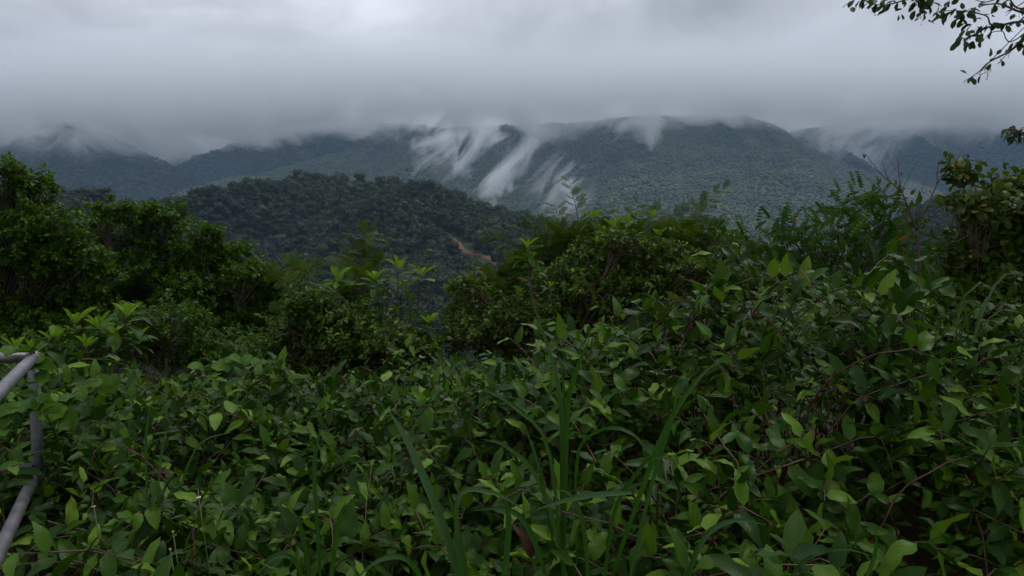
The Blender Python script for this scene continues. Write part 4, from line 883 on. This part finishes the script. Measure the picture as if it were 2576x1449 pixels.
grow('leafy scrub bush below the tall rosette shrub', 'scrub_bush', 'bush', (880, 960), [(760, 770, 55, 45), (800, 770, 50, 35), (860, 805, 90, 45), (930, 830, 80, 45), (1000, 860, 80, 45), (770, 830, 90, 55), (880, 860, 120, 55), (1010, 890, 120, 45), (700, 880, 80, 40), (840, 910, 160, 40), (1060, 870, 60, 40)], 6.1, 'scrub_leaf', SC_LOW, 0.058, 1300, 11, 'twig', 35, 0.5, None, 1.0)
grow('dark tangled scrub bush under the feathery shrub', 'scrub_bush', 'bush', (1420, 930), [(1180, 720, 60, 35), (1420, 700, 90, 60), (1540, 660, 100, 60), (1650, 650, 110, 55), (1600, 720, 120, 60), (1450, 770, 130, 60), (1300, 800, 100, 60), (1720, 690, 100, 50), (1200, 830, 110, 50), (1330, 860, 150, 40), (1500, 730, 90, 50), (1560, 600, 60, 30), (1800, 700, 90, 45), (1900, 730, 90, 40)], 6.6, 'scrub_leaf', SC_LOW, 0.058, 1350, 11, 'dry_twig', 36, 0.5, None, 1.0)
grow('yellow-green broad-leaved shrub beside the bare sapling', 'broad_leaved_shrub', 'shrub', (2490, 950), [(2420, 435, 26, 34, -0.1), (2400, 500, 34, 22), (2450, 520, 50, 34), (2520, 470, 50, 30), (2560, 455, 40, 28), (2480, 580, 90, 60), (2560, 560, 80, 80), (2430, 650, 60, 60), (2520, 680, 110, 80), (2400, 720, 45, 50), (2480, 770, 120, 70), (2580, 800, 110, 80)], 5.2, 'obovate_far', OB_LOW, 0.075, 900, 9, 'twig', 37, 0.5, None, 0.8, (OBO, 0.35), 0.35, 0.11, 0.45)

# feathery and pinnate leaves
def frond_mesh(name, mat, pairs, L, leaflet, wide, hang, seed, twice):
    r = random.Random(seed); s = Soup(); n = 9; P = np.array([(0.02 * L * math.sin(3 * t), L * t, -0.16 * L * t * t) for t in np.linspace(0, 1, n)]); s.add(*tube(P, np.linspace(0.0022, 0.001, n), 3))
    for k in range(pairs):
        t = 0.14 + 0.86 * (k + 0.5) / pairs; p = P[0] * 0 + np.array([0.02 * L * math.sin(3 * t), L * t, -0.16 * L * t * t])
        sc = leaflet * (1 - 0.35 * abs(t - 0.45) * 1.6) * r.uniform(0.88, 1.1)
        for sd in (-1, 1):
            u = unit([sd * math.cos(hang), 0.35, -math.sin(hang) + r.gauss(0, .08)]); R = frame(u, unit([sd * 0.5 * math.sin(hang), -0.1, 1]))
            if twice:       # a comb of tiny leaflets
                m = 7; V, F = [], []
                for j in range(m):
                    y0 = (j + 0.25) / m; hw = wide * (1 - 0.5 * abs(y0 - 0.5)); b = len(V)
                    V += [(0, y0 - 0.035, 0), (hw, y0 + 0.04, 0.01), (hw * 0.9, y0 + 0.1, 0.01), (0, y0 + 0.05, 0), (-hw, y0 + 0.04, 0.01), (-hw * 0.9, y0 + 0.1, 0.01)]; F += [(b, b + 1, b + 2, b + 3), (b, b + 3, b + 5, b + 4)]
                s.add(np.array(V) * sc @ R.T + p, np.array(F))
            else:
                v, q, uu = leaf_arrays(W=wide, belly=0.45, tip=0.9, fold=0.12, droop=0.3, rows=5, cols=3, stalk=0.03, seed=k); s.add(v * sc @ R.T + p, q, uu)
    return s
FEATHER = [frond_mesh('f', None, 8, 0.15, 0.065, 0.2, 0.25, i, True) for i in range(4)]
FEATHER_ME = [s.mesh('feathery frond', M['feather']) for s in FEATHER]
PINNATE = [frond_mesh('p', None, 7, 0.27, 0.072, 0.38, 1.0, i, False) for i in range(4)]
PINNATE_ME = [s.mesh('pinnate frond', M['pinnate']) for s in PINNATE]
def as_shape(s): return np.vstack(s.v), np.vstack(s.f), np.vstack(s.u)
def scatter_any(soup, shapes, pos, dirs, nors, sizes):
    for i in range(len(pos)):
        v, f, u = shapes[i % len(shapes)]; R = frame(dirs[i], nors[i]); soup.add(v @ R.T * sizes[i] + pos[i], f, u)
def frond_bush(label, name, cat, trunk_px, stems, lobes, d, meshes, shapes, mat, matfar, bark, seed, n_far, step, size, droop, solo_max=300, srad=0.008):
    r = random.Random(seed); g = np.random.default_rng(seed); base = at(trunk_px[0], trunk_px[1], d); root = np.array([base[0], d, min(ground_z(base[0], d), base[2] - 0.3)])
    t = thing(name, tuple(root), label, cat); wood = Soup(); wood.add(*tube(curve_pts([root, (root + base) / 2 + [0.05, 0, 0], base], 6), np.linspace(0.03, 0.02, 6), 6)); cnt = 0
    for st in stems:
        C = [base] + [at(px, py, d + (st[0][2] if len(st[0]) > 2 else 0)) for px, py, *_ in st]; P = curve_pts(C, 8 * len(C)); k0 = int(len(P) * 0.25)
        wood.add(*tube(P, np.linspace(srad, 0.0016, len(P)), 5)); Ln = np.linalg.norm(np.diff(P[k0:], axis=0), axis=1).sum(); m = max(3, int(Ln / step))
        for k in range(m):
            f = (k + 0.6) / m; i = min(len(P) - 2, k0 + int(f * (len(P) - 1 - k0))); tan = unit(P[i + 1] - P[i]); a = (k % 2) * math.pi + r.gauss(0, .5); sd = unit(np.cross(tan, [0.05, 1, 0.15]))
            u = unit(math.cos(a) * sd * 0.9 + tan * 0.75 + np.array([0, r.gauss(-.15, .35), droop + r.gauss(0, .2)])); sc = size * r.uniform(0.75, 1.15) * (1 - 0.35 * f)
            if cnt < solo_max: obj('frond', r.choice(meshes), t, mat4(frame(u, [r.gauss(0, .3), r.gauss(-.1, .3), 1]), sc, P[i] - root)); cnt += 1
    area = sum(l[2] * l[3] for l in lobes); pos, dr, nr, sz = [], [], [], []
    for l in lobes:
        dd = r.uniform(-0.3, 0.4); c = at(l[0], l[1], d + dd); rx, rz = l[2] / FPX * d, l[3] / FPX * d; ry = 0.5 * max(rx, rz) + 0.1
        L = curve_pts([base, (base + c) / 2 + g.normal(size=3) * 0.06, c], 8); wood.add(*tube(L, np.linspace(0.012, 0.005, 8), 5))
        for k in range(max(3, int(n_far * l[2] * l[3] / area))):
            u = unit(g.normal(size=3) + [0, -0.2, 0.3]); p = c + u * g.uniform(0.2, 1.0) ** 0.5 * [rx, ry, rz]; e = unit(u * 0.6 + g.normal(size=3) * 0.5 + [0, -0.15, droop + 0.1])
            if g.random() < 0.3: wood.add(*tube(curve_pts([L[int(g.integers(3, 8))], (c + p) / 2 + g.normal(size=3) * 0.05, p], 5), [0.004, 0.0035, 0.003, 0.0025, 0.0015], 4))
            if cnt < solo_max and u[1] < 0.1 and g.random() < 0.5: obj('frond', r.choice(meshes), t, mat4(frame(e, g.normal(size=3) * 0.35 + [0, -0.1, 1]), size * g.uniform(0.75, 1.15), p - root)); cnt += 1
            else: pos.append(p); dr.append(e); nr.append(g.normal(size=3) * 0.35 + [0, -0.1, 1]); sz.append(size * g.uniform(0.75, 1.15))
    obj('branches', wood.mesh('branches', M[bark], root), t)
    if pos:
        s = Soup(); scatter_any(s, shapes, pos, dr, nr, sz); c = obj('foliage', s.mesh('foliage', M[matfar], root), t); c['kind'] = 'stuff'
    return t
FSH = [as_shape(s) for s in FEATHER]; PSH = [as_shape(s) for s in PINNATE]
frond_bush('wide feathery-leaved shrub with thin twigs reaching up before the mountain', 'feathery_shrub', 'shrub', (1480, 860),
    [[(1460, 640), (1452, 540), (1430, 448)], [(1420, 640), (1370, 570), (1330, 545)], [(1380, 680), (1290, 620), (1215, 585)], [(1440, 620), (1410, 560), (1395, 515)], [(1400, 660), (1350, 600), (1300, 560)],
     [(1520, 620), (1515, 560), (1525, 520)], [(1580, 620), (1590, 560), (1610, 510)], [(1600, 640), (1640, 560), (1660, 525)], [(1640, 640), (1720, 540), (1830, 468)], [(1640, 660), (1740, 570), (1790, 500)], [(1620, 660), (1700, 600), (1760, 570)], [(1380, 720), (1270, 690), (1180, 690)], [(1560, 660), (1560, 600), (1570, 550)]],
    [(1250, 745, 100, 50), (1340, 700, 80, 60), (1420, 640, 90, 60), (1500, 620, 80, 50), (1600, 620, 100, 45), (1700, 610, 90, 45), (1780, 620, 80, 45), (1250, 820, 120, 55), (1380, 790, 110, 60), (1180, 790, 60, 45), (1840, 650, 80, 40)], 7.8, FEATHER_ME, FSH, 'feather', 'feather_far', 'dry_twig', 51, 1500, 0.05, 1.15, 0.1)
frond_bush('slender feathery sapling standing above the scrub by the rosette shrub', 'feathery_sapling', 'sapling', (915, 880), [[(918, 760), (930, 690), (922, 585)], [(925, 700), (905, 640), (880, 630)], [(928, 690), (950, 660), (965, 650)], [(920, 740), (890, 700), (860, 690)]], [(925, 600, 30, 14), (905, 660, 35, 30), (900, 720, 45, 40)], 7.2, FEATHER_ME, FSH, 'feather', 'feather_far', 'twig', 52, 90, 0.045, 1.0, 0.15)
frond_bush('yellowish feathery sapling in front of the sloping tree', 'feathery_sapling', 'sapling', (775, 880), [[(768, 780), (752, 720), (748, 660)], [(755, 730), (720, 705), (700, 700)], [(752, 700), (775, 675), (800, 672)]], [(750, 680, 40, 18), (730, 700, 40, 18), (760, 780, 50, 40)], 7.2, FEATHER_ME, FSH, 'feather', 'feather_far', 'twig', 53, 70, 0.045, 1.05, 0.05)
frond_bush('tall pinnate-leaved shrub with drooping leaflets around the bare sapling', 'pinnate_shrub', 'shrub', (2180, 860),
    [[(2190, 640), (2170, 520), (2095, 478)], [(2200, 620), (2190, 500), (2150, 470)], [(2210, 620), (2230, 510), (2200, 468)], [(2140, 640), (2120, 545), (2100, 515)], [(2060, 680), (1990, 570), (1925, 548)], [(2080, 660), (2040, 560), (1990, 555)], [(2020, 700), (1930, 620), (1855, 568)], [(2240, 640), (2270, 560), (2310, 545)], [(2260, 660), (2310, 600), (2340, 600)], [(2120, 640), (2090, 570), (2050, 560)]],
    [(2150, 540, 80, 45), (2230, 570, 80, 50), (2090, 600, 90, 45), (1990, 600, 80, 40), (2180, 640, 110, 55), (2270, 650, 80, 60), (1900, 610, 80, 35), (2050, 670, 110, 50), (2300, 740, 80, 60), (2180, 730, 120, 50), (1950, 680, 110, 45)], 6.4, PINNATE_ME, PSH, 'pinnate', 'pinnate_far', 'twig', 54, 420, 0.075, 0.82, 0.05)

# ------------------------------------------------------------------ bare sapling
def bare_sapling():
    d = 5.9; base = at(2315, 700, d); root = np.array([base[0], d, min(ground_z(base[0], d), base[2] - 0.3)])
    t = thing('bare_sapling', tuple(root), 'nearly leafless sapling with thin red-brown forking stems', 'sapling')
    lines = [([(2315, 700), (2310, 640), (2307, 581)], 0.011, 0.009), ([(2307, 581), (2284, 521), (2268, 480), (2262, 440), (2258, 397)], 0.008, 0.002), ([(2268, 480), (2240, 458), (2216, 438), (2198, 415), (2176, 386)], 0.005, 0.002), ([(2284, 521), (2245, 500), (2211, 477), (2185, 452), (2167, 438)], 0.005, 0.0016),
             ([(2268, 478), (2282, 455), (2292, 433), (2311, 399)], 0.004, 0.0014), ([(2307, 581), (2325, 530), (2344, 493), (2364, 451), (2385, 430), (2404, 407), (2426, 370)], 0.0075, 0.0016), ([(2357, 462), (2358, 430), (2362, 404), (2375, 390), (2387, 376)], 0.004, 0.0013), ([(2364, 410), (2380, 395), (2391, 384)], 0.002, 0.0012),
             ([(2344, 493), (2340, 475), (2346, 460)], 0.002, 0.001), ([(2300, 545), (2310, 500), (2322, 470), (2332, 430)], 0.003, 0.0012), ([(2235, 456), (2226, 425), (2218, 402)], 0.003, 0.0012), ([(2255, 430), (2240, 405), (2234, 392)], 0.002, 0.001), ([(2258, 420), (2270, 405), (2276, 394)], 0.002, 0.001), ([(2250, 470), (2230, 440), (2222, 424)], 0.002, 0.001), ([(2230, 490), (2195, 455), (2180, 448)], 0.002, 0.001), ([(2305, 600), (2280, 560), (2250, 545)], 0.004, 0.0015)]
    s = Soup(); s.add(*tube(curve_pts([root, (root + base) / 2 + [0.05, 0, 0], base], 8), np.linspace(0.016, 0.011, 8), 7)); obj('trunk', s.mesh('sapling trunk', M['twig'], root), t); r = random.Random(3)
    for L, a, b in lines:
        P = curve_pts([at(px, py, d + 0.05 * nz(px * .03, py * .03)) for px, py in L], 5 * len(L)); s = Soup(); s.add(*tube(P, np.linspace(a, b, len(P)), 6)); obj('stem', s.mesh('sapling stem', M['twig'], root), t)
    for px, py, sz, dx in ((2216, 446, .05, -.2), (2242, 455, .055, -.5), (2252, 450, .05, .2), (2261, 462, .07, .1), (2312, 478, .12, .1), (2304, 474, .06, -.8), (2294, 500, .07, 0), (2178, 388, .035, -.6), (2170, 386, .03, .5), (2266, 432, .03, .4), (2200, 460, .04, -.3), (2318, 545, .06, .2), (2325, 560, .06, -.1), (2265, 545, .06, -.3), (2280, 550, .07, .1)):
        obj('leaf', r.choice(OBO), t, mat4(frame([dx, r.uniform(-.3, .1), -1], [r.gauss(0, .3), -1, .3]), sz, at(px, py, d) - root))
bare_sapling()

# ------------------------------------------------------------------ tree whose branches hang into the view
def overhanging_tree():
    r = random.Random(77); d = 3.6; tx, ty = 3.9, 3.3; root = np.array([tx, ty, ground_z(tx, ty) - 0.2])
    t = thing('overhanging_tree', tuple(root), 'dark leafy branches hanging from a tree above into the sky', 'tree')
    top = np.array([tx - 0.25, ty + 0.1, 4.0]); s = Soup(); s.add(*tube(curve_pts([root, (root + top) / 2 + [0.1, 0, 0], top], 10), np.linspace(0.13, 0.08, 10), 10)); obj('trunk', s.mesh('trunk', M['bark'], root), t)
    br = [([(2800, 330), (2650, 345), (2576, 336), (2554, 325), (2533, 324)], .006, .0012), ([(2600, 338), (2565, 340), (2545, 345)], .003, .001), ([(2800, -60), (2650, 20), (2576, 31), (2515, 10), (2468, 14)], .010, .002), ([(2800, 0), (2650, 40), (2585, 83), (2567, 104), (2541, 128), (2489, 156), (2461, 182), (2424, 206)], .009, .0015), ([(2640, 30), (2560, 55), (2489, 68), (2450, 88), (2422, 101)], .007, .0014), ([(2640, 20), (2540, 58), (2494, 62), (2479, 39), (2411, 27), (2357, 29)], .006, .0012),
          ([(2650, -80), (2480, -60), (2324, -25), (2323, 10), (2324, 30)], .006, .0012), ([(2640, -90), (2400, -50), (2290, -5), (2218, 13), (2160, -3)], .007, .0012), ([(2600, 10), (2530, -8), (2480, 5), (2440, -5)], .005, .0012), ([(2576, 85), (2520, 78), (2490, 84), (2475, 100)], .003, .001), ([(2541, 128), (2520, 150), (2513, 139)], .0022, .0009), ([(2489, 156), (2494, 175), (2487, 184)], .002, .0009),
          ([(2640, 50), (2590, 110), (2560, 118)], .004, .0012), ([(2700, 20), (2620, -10), (2560, 15), (2530, 40)], .005, .0012)]
    limb = np.array([2.9, 3.5, 3.1]); s = Soup(); s.add(*tube(curve_pts([top * 0.5 + root * 0.5, (top + limb) / 2, limb], 8), np.linspace(0.05, 0.02, 8), 8)); obj('limb', s.mesh('limb', M['bark'], root), t)
    n = 0
    for L, a, b in br:
        C = [at(px, py, d + 0.1 * nz(px * .01, py * .02, 3)) for px, py in L]; C = [limb if L[0][1] < 200 else root * 0.6 + top * 0.4] + C
        P = curve_pts(C, 6 * len(C)); s = Soup(); s.add(*tube(P, np.linspace(a * 1.2, b, len(P)), 6)); obj('branch', s.mesh('branch', M['twig'], root), t)
        vis = [i for i in range(len(P)) if project(P[i])[0] < 2640]; k = vis[0] if vis else len(P)
        Ln = np.linalg.norm(np.diff(P[k:], axis=0), axis=1).sum(); m = int(Ln / (0.012 if L[0][1] > 200 else 0.029)) + 2
        for j in range(m):
            if n >= 290: break
            i = k + int((j + r.random()) / m * (len(P) - 1 - k)); i = min(i, len(P) - 1); tan = unit(P[i] - P[max(0, i - 1)]); a_ = r.uniform(0, 6.28)
            u = unit(tan * 0.45 + np.array([math.cos(a_) * 0.7, math.sin(a_) * 0.5, -0.35 + 0.5 * r.gauss(0, 1)])); st = unit(np.array([r.gauss(0, 1), r.gauss(0, 1), r.gauss(0, 1)])) * r.uniform(0, 0.035)
            obj('leaf', r.choice(OVH), t, mat4(frame(u, [r.gauss(0, .6), r.gauss(-.3, .6), 1]), r.uniform(0.03, 0.047), P[i] + st - root)); n += 1
        if L[0][0] in (2650, 2640): 
            for j in range(26):
                if n >= 298: break
                i = r.randrange(len(P) - 12, len(P)); u = unit([r.gauss(-.2, .6), r.gauss(0, .5), r.uniform(-1, .1)]); obj('leaf', r.choice(OVH), t, mat4(frame(u, [r.gauss(0, .6), r.gauss(-.3, .6), 1]), r.uniform(0.034, 0.054), P[i] + np.array([r.gauss(0, .03), 0, r.gauss(0, .03)]) - root)); n += 1
    # unseen rest of the crown, shaped and set to shade the right foreground
    g = np.random.default_rng(9); c = Soup(); pos, dr, nr, sz = [], [], [], []; w = Soup()
    for _ in range(900):
        u = unit(g.normal(size=3)); p = np.array([4.4, 0.6, 5.7]) + u * g.uniform(0.2, 1) ** 0.4 * [2.6, 3.0, 1.5]
        if g.random() < 0.08: w.add(*tube(curve_pts([top, (top + p) / 2 + [0, 0, 0.3], p], 5), np.linspace(0.03, 0.004, 5), 5))
        for k in range(11): pos.append(p + g.normal(size=3) * 0.16); dr.append(unit(g.normal(size=3) + u * .5)); nr.append(g.normal(size=3) * .5 + [0, 0, 1]); sz.append(g.uniform(.08, .13))
    scatter(c, OB_LOW, pos, dr, nr, sz); o = obj('crown', c.mesh('crown', M['overhang_far'], root), t); o['kind'] = 'stuff'; obj('limb', w.mesh('unseen limbs', M['bark'], root), t)  # unseen crown and its limbs, set to shade the right foreground
overhanging_tree()
